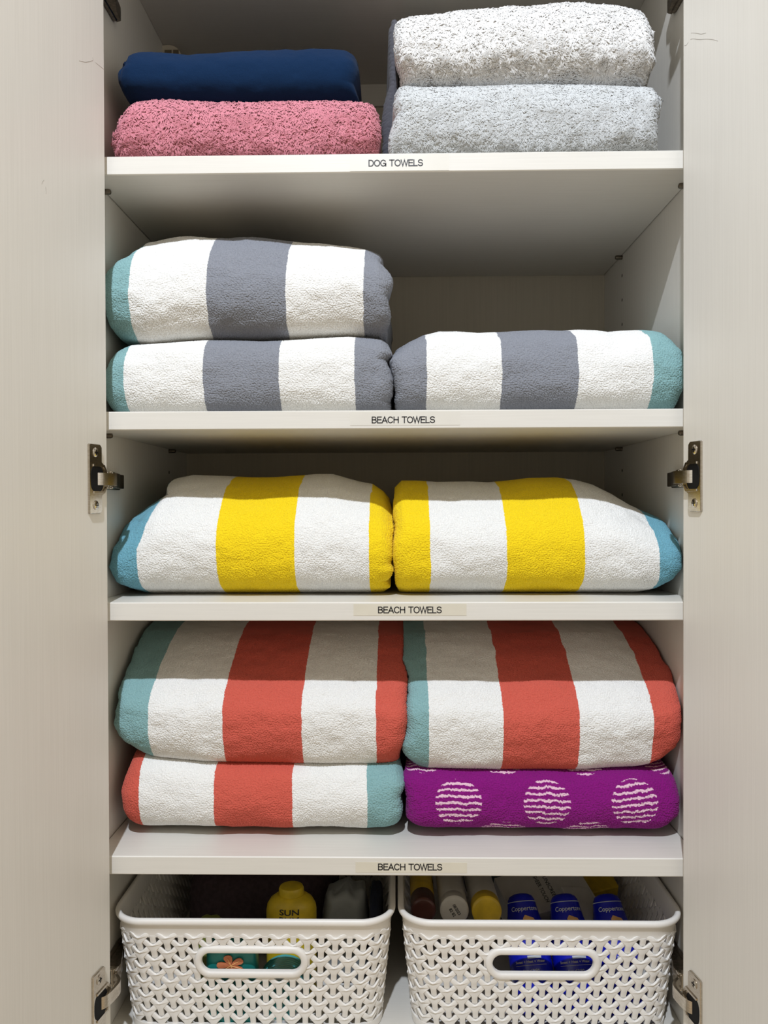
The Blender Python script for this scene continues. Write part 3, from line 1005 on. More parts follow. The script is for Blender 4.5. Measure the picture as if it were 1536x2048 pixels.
# --- third shelf: yellow stripes
G3 = 'yellow striped beach towels'
towel('folded_beach_towel', 'yellow and white striped towel with its blue end at the left cupboard wall', G3, 31,
      [(216, 1062, -55), (225, 1052, -50), (256, 1034, -35), (297, 1005, -20), (327, 979, -5), (347, 962, 0), (377, 956), (452, 959), (493, 961), (543, 961), (610, 956), (627, 954), (660, 954), (685, 961), (714, 969), (743, 974), (764, 988, -20), (781, 1008, -50)], None,
      [(284, 1200), (262, 1186), (232, 1165), (219, 1132), (218, 1100), (226, 1082), (220, 1060), (222, 1040), (245, 1016), (285, 990)],
      [(765, 1192), (780, 1176), (772, 1163), (788, 1140), (782, 1127), (786, 1111), (785, 1086), (787, 1057), (784, 1023), (776, 1002)],
      prof=PROF_YEL, zb=SH[2], ysil=78, znsil=0.97, dye=stripes((274.6, 433, 589, 738), (AQUA, WHT, YEL, WHT, YEL), 31, 1090, (14, 0, 0, 0)), seed=81, wrinkle=2.0)
towel('folded_beach_towel', 'yellow and white striped towel with its blue end at the right cupboard wall', G3, 31,
      [(788, 1020, -50), (790, 980, -20), (804, 967), (833, 967), (876, 970), (939, 969), (982, 971), (1024, 967), (1066, 962), (1121, 961), (1159, 966), (1193, 974, -8), (1235, 991, -20), (1278, 1012, -35), (1312, 1025, -45), (1341, 1034, -50), (1366, 1046, -55)], None,
      [(800, 1192), (792, 1172), (790, 1136), (787, 1110), (787, 1086), (791, 1060), (788, 1030), (790, 985)],
      [(1292, 1196), (1322, 1180), (1350, 1158), (1366, 1136), (1372, 1090), (1366, 1047), (1350, 1030)],
      prof=PROF_YEL, zb=SH[2], ysil=78, znsil=0.97, dye=stripes((861, 1014, 1170, 1319), (YEL, WHT, YEL, WHT, AQUA), 31, 1111), seed=91, wrinkle=1.8)

# --- fourth shelf: coral stripes and the purple one
G4 = 'coral striped beach towels'
LOW = [(228, 1507), (259.5, 1507), (286, 1510), (323, 1516), (405, 1524), (487, 1526), (610, 1528), (745, 1528), (791, 1526), (815, 1520)]
towel('folded_beach_towel', 'flat coral and white striped towel lying directly on the shelf left of the purple towel', G4, 32,
      [(240, 1512, -18), (259.5, 1509)] + LOW[2:9] + [(800, 1534), (812, 1560, -10)], None,
      [(292, 1676), (268, 1658), (249, 1640), (242, 1614), (243, 1581), (251, 1540), (262, 1505)],
      [(790, 1674), (796, 1651), (805, 1618), (802, 1593), (811, 1569), (798, 1536), (790, 1520)],
      prof=PROF_LOW, zb=SH[3], ysil=24, znsil=0.97, dye=stripes((278, 427.6, 584, 734), (CORAL, WHT, CORAL, WHT, TEAL), 32, 1601), seed=101, wrinkle=1.8)
# the two plump ones on top reach back under the shelf above
towel('folded_beach_towel', 'plump coral and white striped towel on top of the flat coral striped one', G4, 34,
      [(290, 1232, 20), (400, 1234, 20), (600, 1236, 20), (760, 1238, 20), (830, 1242, 20)],
      LOW,
      [(292, 1530), (258, 1494), (237, 1470), (228, 1446), (230, 1421), (238, 1400, 5), (238, 1372, 8)],
      [(798, 1530), (801, 1507), (808, 1474), (815, 1441), (815, 1409), (817, 1376), (810, 1345), (808, 1300, 40)],
      prof=PROF_COR, ysil=140, ybot=26, znsil=0.97, dye=stripes((298, 446, 604, 752.5), (TEAL, WHT, CORAL, WHT, CORAL), 34, 1425), seed=111, wrinkle=2.4)
LOW2 = [(795, 1526), (834, 1534), (853, 1537), (988, 1540), (1147, 1540), (1294, 1533), (1330, 1522), (1366, 1505)]
towel('folded_beach_towel', 'plump coral and white striped towel lying on the purple towel', G4, 34,
      [(780, 1236, 20), (900, 1234, 20), (1100, 1233, 20), (1200, 1236, 20), (1250, 1242, 20), (1300, 1250, 20)],
      LOW2,
      [(838, 1550), (812, 1516), (803, 1490), (813, 1458), (814, 1411), (819, 1367), (808, 1339), (808, 1300, 40)],
      [(1292, 1545), (1332, 1518), (1356, 1494), (1363, 1458), (1364, 1400), (1360, 1360, 10), (1345, 1335, 20)],
      prof=PROF_COR, ysil=140, ybot=26, znsil=0.97, dye=stripes((857.5, 1006, 1158.5, 1305), (TEAL, WHT, CORAL, WHT, CORAL), 34, 1438), seed=121, wrinkle=2.4)

VC0 = 0.0
_pc = [at(917, 1599, 34)[0], at(1094, 1592, 34)[0], at(1269, 1597, 34)[0]]
_lc = [at(1010, 1650, 38)[0], at(1178, 1650, 38)[0]]
# distance along the cloth from the underside to the row of circles
_C = catmull(PROF_LOW, 24) * np.array([1.0, 62.0])
_a = np.r_[0, np.cumsum(np.linalg.norm(np.diff(_C, axis=0), axis=1))]
_k = int(np.argmin(np.abs(_C[:len(_C) // 3, 1] - 62 * 0.50) + (_C[:len(_C) // 3, 0] > 30) * 1e3))
VC0 = float(_a[_k]) + 8.0
towel('folded_beach_towel', 'purple towel with hooped pink-white circles under the right coral towel', 'patterned beach towel', 32,
      [(808, 1548, -12), (816, 1540)] + LOW2[1:5] + [(1294, 1538), (1334, 1540), (1348, 1547, -5), (1360, 1566, -12)], None,
      [(845, 1678), (830, 1655), (816, 1634), (813, 1597), (808, 1561), (816, 1538)],
      [(1300, 1676), (1336, 1656), (1357, 1630), (1362, 1597), (1356, 1565), (1345, 1540)],
      prof=PROF_LOW, zb=SH[3], ysil=24, znsil=0.97,
      dye=dots([(x, 0) for x in _pc] + [(x, -43) for x in _lc] + [(x, 53) for x in [_lc[0] - 84, _lc[0], _lc[1], _lc[1] + 84]], 32),
      loop=(1.7, 1.7, 1.1, 0.3), seed=131, wrinkle=1.8)


# ------------------------------------------------------------------ woven-look baskets
FW_Y = 16.0


def basket(x0, x1, label, items_seed):
    zr, zf = -407.0, FLOORZ + 1.0
    y0, y1 = FW_Y, 316.0
    xc, yc = (x0 + x1) / 2, (y0 + y1) / 2
    ax0, ay0 = (x1 - x0) / 2 - 4.5, (y1 - y0) / 2 - 4.5       # wall at the top, under the rim
    RC = 30.0
    H = zr - zf
    taper = 12.0

    def wall(s, t, h):
        """s: distance along the wall at rim level from the middle of the front, t: depth below rim (mm), h: off the wall"""
        s = np.asarray(s, float); t = np.asarray(t, float); h = np.asarray(h, float)
        a, b = ax0 - RC, ay0 - RC
        q = PI / 2 * RC
        per = 4 * a + 4 * b + 4 * q
        s = s % per
        X = np.zeros_like(s); Y = np.zeros_like(s); nx = np.zeros_like(s); ny = np.zeros_like(s)
        segs = [(a, 0), (q, 1), (2 * b, 2), (q, 3), (2 * a, 4), (q, 5), (2 * b, 6), (q, 7), (a, 8)]
        acc = 0
        for L, k in segs:
            m = (s >= acc) & (s <= acc + L + 1e-9)
            d = s - acc
            if k in (0, 8):
                xx = d if k == 0 else -a + d
                X = np.where(m, xx, X); Y = np.where(m, -b - RC, Y); nx = np.where(m, 0, nx); ny = np.where(m, -1, ny)
            elif k == 2:
                X = np.where(m, a + RC, X); Y = np.where(m, -b + d, Y); nx = np.where(m, 1, nx); ny = np.where(m, 0, ny)
            elif k == 4:
                X = np.where(m, a - d, X); Y = np.where(m, b + RC, Y); nx = np.where(m, 0, nx); ny = np.where(m, 1, ny)
            elif k == 6:
                X = np.where(m, -a - RC, X); Y = np.where(m, b - d, Y); nx = np.where(m, -1, nx); ny = np.where(m, 0, ny)
            else:
                c, a0 = {1: ((a, -b), -PI / 2), 3: ((a, b), 0), 5: ((-a, b), PI / 2), 7: ((-a, -b), PI)}[k]
                an = a0 + d / RC
                X = np.where(m, c[0] + RC * np.cos(an), X); Y = np.where(m, c[1] + RC * np.sin(an), Y)
                nx = np.where(m, np.cos(an), nx); ny = np.where(m, np.sin(an), ny)
            acc += L
        k = t / H * taper
        fx, fy = (ax0 - k) / ax0, (ay0 - k) / ay0
        return np.stack([xc + X * fx + nx * h, yc + Y * fy + ny * h, zr - t], -1), per

    _, per = wall(0.0, 0.0, 0.0)
    root = bpy.data.objects.new('storage_basket', None); COL.objects.link(root)
    root.location = (xc / 1000, yc / 1000, (zf + ZO) / 1000)
    prop(root, label, 'basket', 'white lattice baskets')

    def bpart(nm, VF, **k):
        o = mesh_obj(nm, VF[0], VF[1], M_BASKET, **k)
        o.parent = root; o.matrix_parent_inverse = Matrix.Translation(-root.location)
        return o
    # rim bead plus band
    prof = [(-1.2, 20.5), (0.8, 20.5), (0.8, 8.0), (1.6, 7.2), (3.6, 6.6), (4.6, 4.6), (4.7, 2.4), (3.8, 0.6), (1.8, -0.4), (-0.2, 0.2), (-1.2, 1.6)]
    ns = 260
    S = np.linspace(0, per, ns, endpoint=False)
    V = np.vstack([wall(S, np.full(ns, t), np.full(ns, h))[0] for h, t in prof])
    m = len(prof); F = []
    for i in range(m):
        i2 = (i + 1) % m
        for k in range(ns):
            k2 = (k + 1) % ns
            F.append((i * ns + k, i * ns + k2, i2 * ns + k2, i2 * ns + k))
    bpart('rim', (V, F), smooth=True, sharp=50)
    # handle geometry, on the front wall
    HZ = 45.5; HA, HB = 42.0, 9.6        # centre depth below rim, half straight length, inner radius
    RW = 7.4
    # lattice of Y pieces
    ncol = int(round(per / 14.15)); ncol -= ncol % 2
    pc = per / ncol
    rp = 15.7
    # Y outline (x right, y down) and heights
    def ypiece():
        o = [(-2.7, 19.5), (-2.7, 7.6), (-3.2, 5.0), (-11.6, -2.5), (-9.0, -5.9), (-7.3, -5.3), (-2.4, -0.9), (0, -0.1),
             (2.4, -0.9), (7.3, -5.3), (9.0, -5.9), (11.6, -2.5), (3.2, 5.0), (2.7, 7.6), (2.7, 19.5)]
        # denser outline
        P = []
        for i in range(len(o)):
            a, b = np.array(o[i]), np.array(o[(i + 1) % len(o)])
            k = max(1, int(np.linalg.norm(b - a) / 2.6))
            for q in range(k): P.append(a + (b - a) * q / k)
        P = np.array(P)
        c = np.array([0, 3.2])
        return P, c
    OP, OC = ypiece()

    def hgt(P):
        x, y = P[:, 0], P[:, 1]
        h = 2.7 - 0.17 * np.abs(x)                     # arms dive under the neighbours
        h = h - np.clip(y - 5.0, 0, 20) * 0.26      # the stem dives under the next fork
        return np.maximum(h, -1.4)
    from mathutils.geometry import tessellate_polygon
    TRI = [tuple(t) for t in tessellate_polygon([[Vector((p[0], p[1], 0)) for p in OP]])]
    _a = OP[list(TRI[0])]
    if (_a[1][0] - _a[0][0]) * (_a[2][1] - _a[0][1]) - (_a[1][1] - _a[0][1]) * (_a[2][0] - _a[0][0]) < 0: TRI = [t[::-1] for t in TRI]
    inner = OC + (OP - OC) * 0.97
    nO = len(OP)
    # rings: back outline, front outline (edge), inset outline, centre
    dv = OP - OC
    # inward offset by local normal
    tgn = np.roll(OP, -1, 0) - np.roll(OP, 1, 0); tgn /= np.linalg.norm(tgn, axis=1, keepdims=True)
    nrm = np.c_[tgn[:, 1], -tgn[:, 0]]
    if np.sum(nrm * dv) > 0: nrm = -nrm
    OP = OP - nrm * 0.4
    ins = OP + nrm * 0.6
    ins1 = OP + nrm * 0.2
    # spine points so that the top face does not fan across the notches
    Vs, Fs, n0 = [], [], 0
    rows = int((H - 12) / rp) + 1
    for ci in range(ncol):
        s0 = ci * pc
        for ri in range(-1 if ci % 2 else 0, rows):
            t0 = 20.5 + ri * rp + (rp / 2 if ci % 2 else 0)
            if t0 > H - 12: continue
            sx = ((s0 + per / 2) % per) - per / 2
            # leave the handle hole free
            d = np.hypot(max(abs(sx) - HA, 0), (t0 + 4) - HZ)
            front = abs(sx) < ax0 - RC + 5
            if front and d < HB + 1.0: continue
            for ring, dh in ((OP, -2.6), (OP, -0.8), (ins1, -0.22), (ins, 0.0)):
                hh = hgt(ring) + dh
                if dh == -2.6: hh = np.minimum(hh, -0.6) * 0 + (hgt(ring) - 2.2)
                rx0 = np.clip(ring[:, 0], -2.9, 2.9) if ri < 0 else ring[:, 0]
                if ri < 0: hh = np.minimum(hh, 1.2 + dh)
                lx = s0 + rx0; lt = t0 + ring[:, 1]
                lt = np.clip(lt, 19.0 if ri < 0 else 16.2, H - 2)
                if front:
                    wx = ((lx + per / 2) % per) - per / 2
                    ex = np.clip(wx, -HA, HA)
                    ddx, ddy = wx - ex, lt - HZ
                    if abs(sx) < HA + 6: ddy = np.minimum(ddy, -0.5) if t0 + 3 < HZ else np.maximum(ddy, 0.5)
                    rr = np.hypot(ddx, ddy) + 1e-6
                    need = HB + RW * 0.5
                    push = np.where(rr < need, need / rr, 1.0)
                    wx = ex + ddx * push; lt = HZ + ddy * push
                    lx = wx
                Vs.append(wall(lx, lt, hh)[0])
            for r in range(3):
                for k in range(nO):
                    k2 = (k + 1) % nO
                    Fs.append((n0 + r * nO + k, n0 + r * nO + k2, n0 + (r + 1) * nO + k2, n0 + (r + 1) * nO + k))
            for t3 in TRI:
                Fs.append(tuple(n0 + 3 * nO + k for k in t3)); Fs.append(tuple(n0 + k for k in t3[::-1]))
            n0 += 4 * nO
    # bottom band
    V1, F1 = np.vstack(Vs), Fs
    S = np.linspace(0, per, ns, endpoint=False)
    prof = [(-1.2, H), (2.2, H), (2.2, H - 9), (-1.2, H - 9)]
    V = np.vstack([wall(S, np.full(ns, t), np.full(ns, h))[0] for h, t in prof]); F = []
    for i in range(4):
        i2 = (i + 1) % 4
        for k in range(ns):
            k2 = (k + 1) % ns
            F.append((i * ns + k, i * ns + k2, i2 * ns + k2, i2 * ns + k)[::-1])
    V1, F1 = join((V1, F1), (V, F))
    bpart('lattice_wall', (V1, F1), smooth=True, sharp=55)
    V, _ = wall(S, np.full(ns, H - 1.0), np.full(ns, 0.0)); V2 = V.copy(); V2[:, 2] += 2.0
    F = [tuple(range(ns)), tuple(ns + k for k in range(ns))[::-1]] + [(k, (k + 1) % ns, ns + (k + 1) % ns, ns + k)[::-1] for k in range(ns)]
    bpart('base', (np.vstack([V, V2]), F))
    # oval handle ring
    nn = 96
    ths = np.linspace(0, 2 * PI, nn, endpoint=False)
    cs, sn = np.cos(ths), np.sin(ths)
    prof = [(0.0, -1.5), (0.0, 2.2), (0.7, 3.6), (2.4, 4.4), (5.2, 4.2), (6.9, 3.2), (RW, 1.6), (RW, -1.0)]
    V = []
    for rr, hh in prof:
        r = HB + rr
        lx = np.sign(cs) * HA * np.minimum(1, np.abs(cs) * 40) + cs * r
        lt = HZ + sn * r
        V.append(wall(lx, lt, np.full(nn, hh))[0])
    V = np.vstack(V); m = len(prof); F = []
    for i in range(m):
        i2 = (i + 1) % m
        for k in range(nn):
            k2 = (k + 1) % nn
            F.append((i * nn + k, i * nn + k2, i2 * nn + k2, i2 * nn + k))
    bpart('handle', (V, F), smooth=True, sharp=60)
    return root


bl0, bl1 = at(234.5, 1815, FW_Y + 34)[0], at(791, 1815, FW_Y + 30)[0]
br0, br1 = at(795.5, 1815, FW_Y + 30)[0], at(1358, 1815, FW_Y + 34)[0]
basket(bl0, bl1, 'white lattice basket on the left under the lowest shelf, holding teal and dark pouches', 1)
basket(br0, br1, 'white lattice basket on the right under the lowest shelf, holding blue bottles and cans', 2)
BF = FLOORZ + 3.0


# ------------------------------------------------------------------ things in the baskets
def pl(name, col, rough=0.35, var=0.15, bump=0.0, sc=(60, 60, 60), **k):
    m = mat(name, col + (1,), rough, **k)
    a = tuple(c * (1 - var) for c in col) + (1,); b = tuple(min(1, c * (1 + var)) for c in col) + (1,)
    return noise_var(m, a, b, sc, bump=bump)


M_YB = pl('yellow_bottle_plastic', (0.66, 0.48, 0.02))
M_BLUE = pl('royal_blue_plastic', (0.004, 0.010, 0.42), 0.25)
M_WHT = pl('shade_greyed_white_plastic', (0.50, 0.48, 0.44), 0.35, 0.05)  # white greyed down to stand in for the shade inside the basket
M_BRN = pl('dark_brown_plastic', (0.06, 0.012, 0.008), 0.35)
M_GOLD = pl('amber_yellow_plastic', (0.62, 0.42, 0.02), 0.4)
M_PLUM = pl('dark_plum_fabric', (0.055, 0.035, 0.045), 0.9, 0.2, 0.6, (200, 200, 200))
M_GREYBAG = pl('grey_translucent_plastic', (0.25, 0.27, 0.28), 0.35, 0.1)
M_NAVY = pl('navy_fabric', (0.006, 0.010, 0.028), 0.85, 0.2)
M_TEALP = pl('teal_pouch_plastic', (0.008, 0.19, 0.18), 0.4)
M_OLIVE = pl('olive_plastic', (0.22, 0.24, 0.05), 0.5)
M_ORNG = pl('orange_print', (0.52, 0.17, 0.075), 0.5)
M_TAN = pl('tan_print', (0.75, 0.42, 0.15), 0.5)
M_JAR = pl('teal_jar_plastic', (0.07, 0.36, 0.38), 0.12, 0.2)
M_SILV = pl('silver_print', (0.55, 0.58, 0.62), 0.35)
M_DKG = pl('dark_green_plastic', (0.03, 0.045, 0.04), 0.35)


def place(V, base, axis, roll=0.0):
    """local z-up shape -> standing on base, pointing along axis; local -y faces the viewer"""
    z = np.array(axis, float); z /= np.linalg.norm(z)
    x = np.cross(z, [0, -1, 0]); 
    if np.linalg.norm(x) < 0.2: x = np.array([1.0, 0, 0]) - z * z[0]
    x /= np.linalg.norm(x)
    x = x if x[0] >= 0 else -x
    y = np.cross(z, x)
    if abs(roll) > 0:
        x, y = x * math.cos(roll) + y * math.sin(roll), y * math.cos(roll) - x * math.sin(roll)
    return np.array(base) + V[:, :1] * x + V[:, 1:2] * y + V[:, 2:3] * z


class Thing:
    def __init__(s, name, label, cat, base, axis, prof, m, group=None, roll=0.0, sx=1.0, sy=1.0):
        s.base, s.axis, s.roll = base, axis, roll
        V, F = lathe(prof, (0, 0, 0), 'z', 40, sx, sy)
        s.ob = recenter(mesh_obj(name, place(V, base, axis, roll), F, m, smooth=True, sharp=35), base)
        prop(s.ob, label, cat, group)

    def part(s, name, VF, m, label=None, smooth=True):
        o = mesh_obj(name, place(np.asarray(VF[0], float), s.base, s.axis, s.roll), VF[1], m, smooth=smooth, sharp=35)
        o.parent = s.ob; o.matrix_parent_inverse = Matrix.Translation(-Vector(s.ob.location))
        if label: o['label'] = label
        return o

    def wrap(s, name, txt, cap, r, zc, ang=0.0, m=None, xs=1.0, width=None, off=0.012):
        V, F = text_mesh(txt, cap, xs, off)
        if width: V[:, 0] *= width / V[:, 0].max()
        w = V[:, 0].max()
        rr = r(V[:, 1] + zc) if callable(r) else np.full(len(V), r)
        a = (V[:, 0] - w / 2) / (rr if not callable(r) else np.mean(rr)) + ang
        P = np.c_[(rr + 0.25) * np.sin(a), -(rr + 0.25) * np.cos(a), V[:, 1] + zc]
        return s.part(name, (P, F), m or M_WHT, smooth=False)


# left basket ------------------------------------------------------
yb = at(583, 1815, 92)
sb = Thing('sunscreen_bottle', 'yellow bottle with black lettering standing in the left basket', 'bottle', (yb[0], 92, BF), (0, 0, 1),
           [(22, 0), (25, 2), (26, 8), (26, 92), (25, 98), (21.5, 104), (15.5, 108.5), (14, 109)], M_YB, sx=1.05, sy=0.75)
sb.part('cap', lathe([(13.6, 109), (13.6, 114.5), (12.4, 117), (9, 117.8)], (0, 0, 0), 'z', 36, 1, 0.9), M_YB)


def ell(z):
    return np.interp(z, [0, 70, 80, 89, 94], [26, 26, 25, 21, 15.5]) * 0.80


def flat_text(th, name, txt, cap, zc, yfun, m, width):
    V, F = text_mesh(txt, cap, 1, 0.02)
    V[:, 0] *= width / V[:, 0].max()
    x = V[:, 0] - width / 2; z = V[:, 1] + zc
    P = np.c_[x, yfun(x, z), z]
    return th.part(name, (P, F), m, smooth=False)


def oval_y(x, z):
    rad = np.interp(z, [0, 92, 98, 104, 108.5], [26, 26, 25, 21.5, 15.5])
    return -0.75 * np.sqrt(np.clip(rad ** 2 - (x / 1.05) ** 2, 1, None)) - 0.35


flat_text(sb, 'lettering', 'SUN', 5.6, 94.5, oval_y, M_INK, 21)
flat_text(sb, 'lettering', 'BUM', 5.6, 87.0, oval_y, M_INK, 21)


def pillow(x0, x1, y0, y1, z0, z1, e=0.35, n=28, m=20, tilt=0.0, seed=1, amp=2.0):
    """soft pouch"""
    V = []
    for i in range(m + 1):
        v = -PI / 2 + PI * i / m
        for k in range(n):
            u = -PI + 2 * PI * k / n
            sp = lambda c, p: math.copysign(abs(c) ** p, c)
            V.append((sp(math.cos(v), e) * sp(math.cos(u), e), sp(math.cos(v), e) * sp(math.sin(u), e), sp(math.sin(v), e)))
    V = np.array(V)
    w = amp * (vnoise(V[:, 0] * 2.3 + 9, V[:, 2] * 2.9 + 4, seed) + vnoise(V[:, 1] * 2.7 + 3, V[:, 0] * 3.1, seed + 1))
    P = np.c_[(x0 + x1) / 2 + V[:, 0] * ((x1 - x0) / 2) + w * 0.5, (y0 + y1) / 2 + V[:, 1] * ((y1 - y0) / 2) + w * 0.4, (z0 + z1) / 2 + V[:, 2] * ((z1 - z0) / 2) * (1 + 0.02 * w)]
    P[:, 1] += (P[:, 2] - z0) * tilt
    F = []
    for i in range(m):
        for k in range(n):
            k2 = (k + 1) % n
            F.append((i * n + k, i * n + k2, (i + 1) * n + k2, (i + 1) * n + k))
    return P, F


def soft(name, label, cat, args, m, **k):
    V, F = pillow(*args, **k)
    o = recenter(mesh_obj(name, V, F, m, smooth=True), ((args[0] + args[1]) / 2, (args[2] + args[3]) / 2, args[4]))
    prop(o, label, cat)
    return o


pchx0, pchx1 = at(400, 1800, 200)[0], at(720, 1800, 200)[0]
soft('zip_pouch', 'dark plum fabric pouch filling the back of the left basket', 'pouch', (pchx0 - 8, pchx1 - 30, 150, 292, BF, -432), M_PLUM, seed=3, tilt=0.05)
gx0, gx1 = at(640, 1800, 120)[0], at(738, 1800, 120)[0]
soft('plastic_bag', 'dull grey see-through bag standing right of the yellow bottle', 'bag', (gx0 + 4, gx1, 100, 148, BF, -424), M_GREYBAG, seed=5, e=0.45, amp=3)
soft('travel_pouch', 'black-navy narrow pouch at the right end of the left basket', 'pouch', (gx1 + 1, gx1 + 15, 70, 150, BF, -425), M_NAVY, seed=7)
# teal pouch with a printed flower, seen through the handle
tp = at(465, 1928, 34)
tpo = soft('flower_pouch', 'teal pouch printed with an orange hibiscus, behind the handle hole of the left basket', 'pouch', (tp[0] - 28, tp[0] + 23, 33, 58, BF, -438), M_TEALP, seed=9, e=0.3, amp=0.6)
fp = []
_fc = at(462, 1930, 32.2)
for k in range(5):
    a0 = PI / 2 + k * 2 * PI / 5 + 0.3
    pts = []
    for q in np.linspace(-1, 1, 9):
        rr = 11.5 * (1 - 0.55 * abs(q) ** 3)
        pts.append((_fc[0] + 1.25 * rr * math.cos(a0 + q * 0.55), _fc[2] + 0.9 * rr * math.sin(a0 + q * 0.55)))
    pts.append((_fc[0], _fc[2]))
    fp.append(xz(prism(pts, 0, 1.2), 31.2 - 0.1 * k))
V, F = join(*fp)
fo = mesh_obj('flower_print', V, F, M_ORNG); fo.parent = tpo; fo.matrix_parent_inverse = Matrix.Translation(-Vector(tpo.location)); fo['label'] = 'orange hibiscus print'
V, F = join(*[tube([(_fc[0] + dx * k / 4, 30.6, _fc[2] + dz * k / 4) for k in range(5)], 0.35, 6) for dx, dz in ((9, 5), (-10, -6), (4, -8), (-3, 7), (11, -3))])
fs = mesh_obj('flower_vein', V, F, M_TAN, parent=fo)
# ridged jar lying on its side
jr = at(562, 1950, 40)
prof = [(26, -34)]
for k in range(9):
    z = -34 + k * 3.6
    prof += [(26.5, z + 0.4), (27.6, z + 1.4), (27.6, z + 2.4), (26.2, z + 3.2)]
prof += [(24, 1.0), (18, 3.0), (8, 3.6)]
jar = Thing('ridged_jar', 'glossy teal ridged jar leaning behind the handle hole of the left basket', 'jar', (jr[0], 37, -498.5), (-0.02, -1, 0.05), prof, M_JAR)
jar.part('lid_ring', lathe([(24.6, 0.2), (25, 1.5), (22.0, 2.4), (20, 2.4)], (0, 0, 0), 'z', 40), M_SILV)
op = at(428, 1915, 60)
soft('tube', 'olive green soft tube at the left end of the handle hole', 'tube', (op[0] - 24, op[0] + 4, 66, 96, BF, -441), M_OLIVE, seed=13, amp=0.5)

# right basket: three blue bottles leaning back
for k, (px, lbl) in enumerate(((1064, 'left one of the three blue sunscreen bottles leaning in the right basket'),
                               (1152, 'middle one of the three blue sunscreen bottles leaning in the right basket'),
                               (1243, 'right one of the three blue sunscreen bottles leaning in the right basket'))):
    b0 = at(px, 1925, 60)
    bt = Thing('sunscreen_bottle', lbl, 'bottle', (b0[0] + 6, 56, BF + 2), (-0.06 if k else -0.08, 0.56, 0.83),
               [(20, 0), (22, 2), (22.6, 8), (22.6, 68), (21.3, 78), (18.0, 90), (16, 100), (15.6, 104)], M_BLUE, 'blue sunscreen bottles')
    bt.part('cap', lathe([(15.3, 104), (14.8, 107), (12.7, 110.5), (8.5, 112.8), (3, 113.6)], (0, 0, 0), 'z', 36), M_BLUE)
    bt.part('cap_ring', lathe([(15.9, 104.0), (15.6, 104.8)], (0, 0, 0), 'z', 36), M_SILV)
    rf_ = lambda z: np.interp(z, [0, 68, 78, 90, 100, 104], [22.6, 22.6, 21.3, 18.0, 16.0, 15.6])
    bt.wrap('lettering', 'Coppertone', 6.0, rf_, 93.5, 0.1, M_SILV, width=32)
    bt.wrap('lettering', 'Stops up to 99%', 2.2, 22.6, 53.5, -0.1, M_SILV, width=27)
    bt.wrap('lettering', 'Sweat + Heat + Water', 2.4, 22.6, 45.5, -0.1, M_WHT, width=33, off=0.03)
    bt.wrap('lettering', 'Free of PABA', 1.8, 22.6, 38.0, -0.1, M_SILV, width=17)
    # curved badge and rule
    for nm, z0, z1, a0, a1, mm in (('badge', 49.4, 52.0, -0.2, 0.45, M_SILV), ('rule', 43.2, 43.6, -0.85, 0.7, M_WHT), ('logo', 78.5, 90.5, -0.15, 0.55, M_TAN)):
        A = np.linspace(a0, a1, 14); V, F = [], []
        for q, z in enumerate(np.linspace(z0, z1, 5)):
            for a in A:
                sc = 1.0
                if nm == 'logo': sc = math.sqrt(max(0.0, 1 - ((z - (z0 + z1) / 2) / ((z1 - z0) / 2 + 0.01)) ** 2))
                rr = float(rf_(z)) + 0.3
                V.append((rr * math.sin(a * sc), -rr * math.cos(a * sc), z))
        nA = len(A)
        for q in range(4):
            for w in range(nA - 1):
                F.append((q * nA + w, q * nA + w + 1, (q + 1) * nA + w + 1, (q + 1) * nA + w))
        bt.part(nm, (np.array(V), F), mm)


# three cans lying with their caps to the front
def lying(px, py, y, label, rad, cap_m, body_m, cap_len, length=120, name='spray_can', cat='can', group=None, dome=2.0, neck=0.0):
    c = at(px, py, y)
    ax = np.array([0.0, -1.0, 0.10])
    ax /= np.linalg.norm(ax)
    base = np.array([c[0], y, c[2]]) - ax * length
    prof = [(rad - 2, 0), (rad, 2), (rad, length - cap_len - 3), (rad - neck, length - cap_len)]
    t = Thing(name, label, cat, tuple(base), tuple(ax), prof, body_m, group)
    t.part('cap', lathe([(rad - neck - 0.2, length - cap_len), (rad - neck, length - cap_len + 0.3), (rad - neck, length - dome), (rad - neck - 1.4, length - 0.5), (rad - neck - 3, length)], (0, 0, 0), 'z', 44), cap_m)
    return t, length


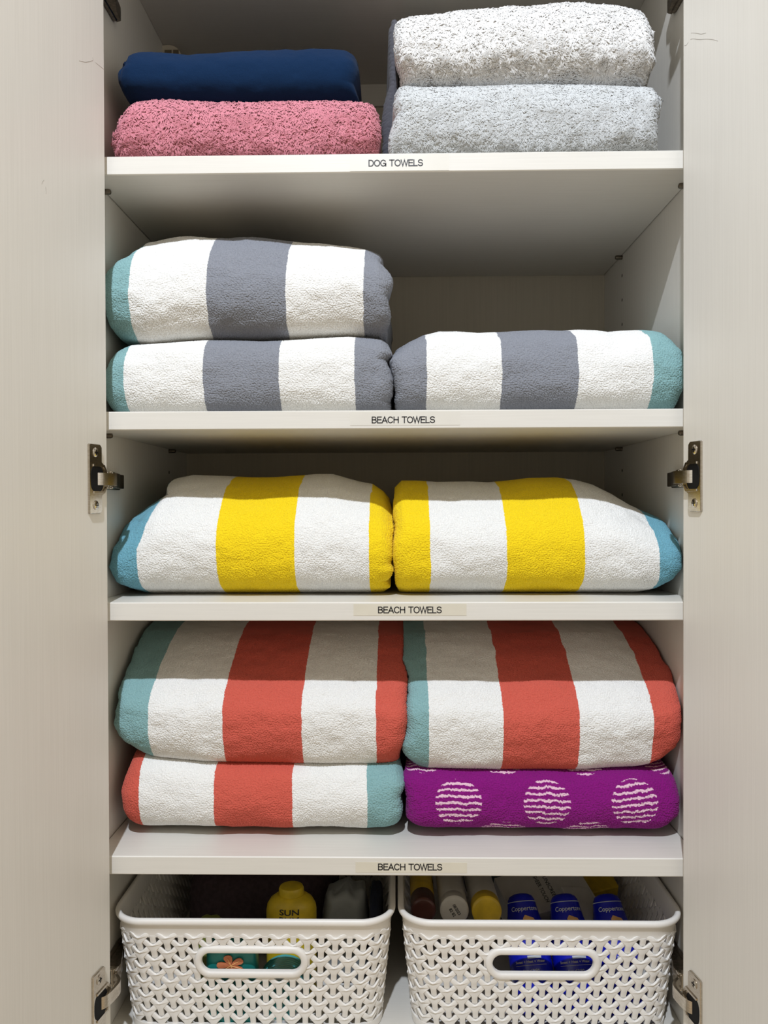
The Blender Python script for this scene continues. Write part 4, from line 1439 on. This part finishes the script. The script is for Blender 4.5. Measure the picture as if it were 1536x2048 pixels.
t1, l1 = lying(847, 1822, 62, 'tube with a dark brown cap and amber body, leftmost in the right basket', 13.0, M_BRN, M_GOLD, 30, name='lotion_tube', cat='tube')
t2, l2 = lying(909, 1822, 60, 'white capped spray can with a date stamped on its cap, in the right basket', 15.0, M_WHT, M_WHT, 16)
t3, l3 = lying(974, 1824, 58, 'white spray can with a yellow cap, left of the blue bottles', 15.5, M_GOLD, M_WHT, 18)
for txt, yy, wd in (('08/2023', 2.2, 12), ('82 82', -3.2, 9)):
    V, F = text_mesh(txt, 3.2, 1, 0.02)
    V[:, 0] *= wd / V[:, 0].max()
    a = -1.0
    x, y = V[:, 0] - wd / 2, V[:, 1] + yy - 1
    P = np.c_[x * math.cos(a) - y * math.sin(a), -(x * math.sin(a) + y * math.cos(a)) * -1.0, np.full(len(V), l2 + 0.3)]
    t2.part('date_stamp', (P, F), M_INK, smooth=False)


# white carton lying across, with printed words
def rbox(name, label, cat, c, ex, ey, ez, m, bev=1.0):
    ex, ey = np.array(ex, float), np.array(ey, float)
    lx, ly = np.linalg.norm(ex), np.linalg.norm(ey)
    ux, uy = ex / lx, ey / ly; uz = np.cross(ux, uy); uz /= np.linalg.norm(uz)
    V, F = box(-lx / 2, lx / 2, -ly / 2, ly / 2, -ez, 0, bev)
    P = np.array(c) + V[:, :1] * ux + V[:, 1:2] * uy + V[:, 2:3] * uz
    o = recenter(mesh_obj(name, P, F, m, smooth=True, sharp=30), c); prop(o, label, cat)
    return o, (ux, uy, uz)


c = at(1090, 1790, 150)
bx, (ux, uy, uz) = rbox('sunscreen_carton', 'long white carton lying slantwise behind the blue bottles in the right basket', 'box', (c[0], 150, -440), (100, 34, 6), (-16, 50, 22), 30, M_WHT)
for k, (txt, off) in enumerate((('SUNSCREEN', 6), ('SHEER TOUCH', -5))):
    V, F = text_mesh(txt, 5.0, 1, 0.01)
    V[:, 0] *= 40 / V[:, 0].max()
    P = np.array([c[0], 150, -440]) + (V[:, 1:2] - 2.5 + off) * ux + (-(V[:, :1] - 20)) * uy * 0.9 + uz * 0.3
    lo = mesh_obj('lettering', P, F, M_INK); lo.parent = bx; lo.matrix_parent_inverse = Matrix.Translation(-Vector(bx.location))
c2 = at(1168, 1796, 120)
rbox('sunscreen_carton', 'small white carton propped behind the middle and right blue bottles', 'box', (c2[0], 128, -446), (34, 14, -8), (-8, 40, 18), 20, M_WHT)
c3 = at(1185, 1768, 190)
rbox('wipes_packet', 'yellow packet lying at the back right of the right basket', 'packet', (c3[0], 205, -446), (50, 16, 4), (-10, 60, 20), 26, M_GOLD)
c4 = at(1030, 1768, 200)
Thing('lotion_bottle', 'dark green bottle lying at the back of the right basket', 'bottle', (c4[0] - 60, 215, -458), (1, 0.12, 0.08), [(18, 0), (20, 3), (20, 90), (15, 100), (10, 104), (10, 118)], M_DKG, sx=1, sy=1)
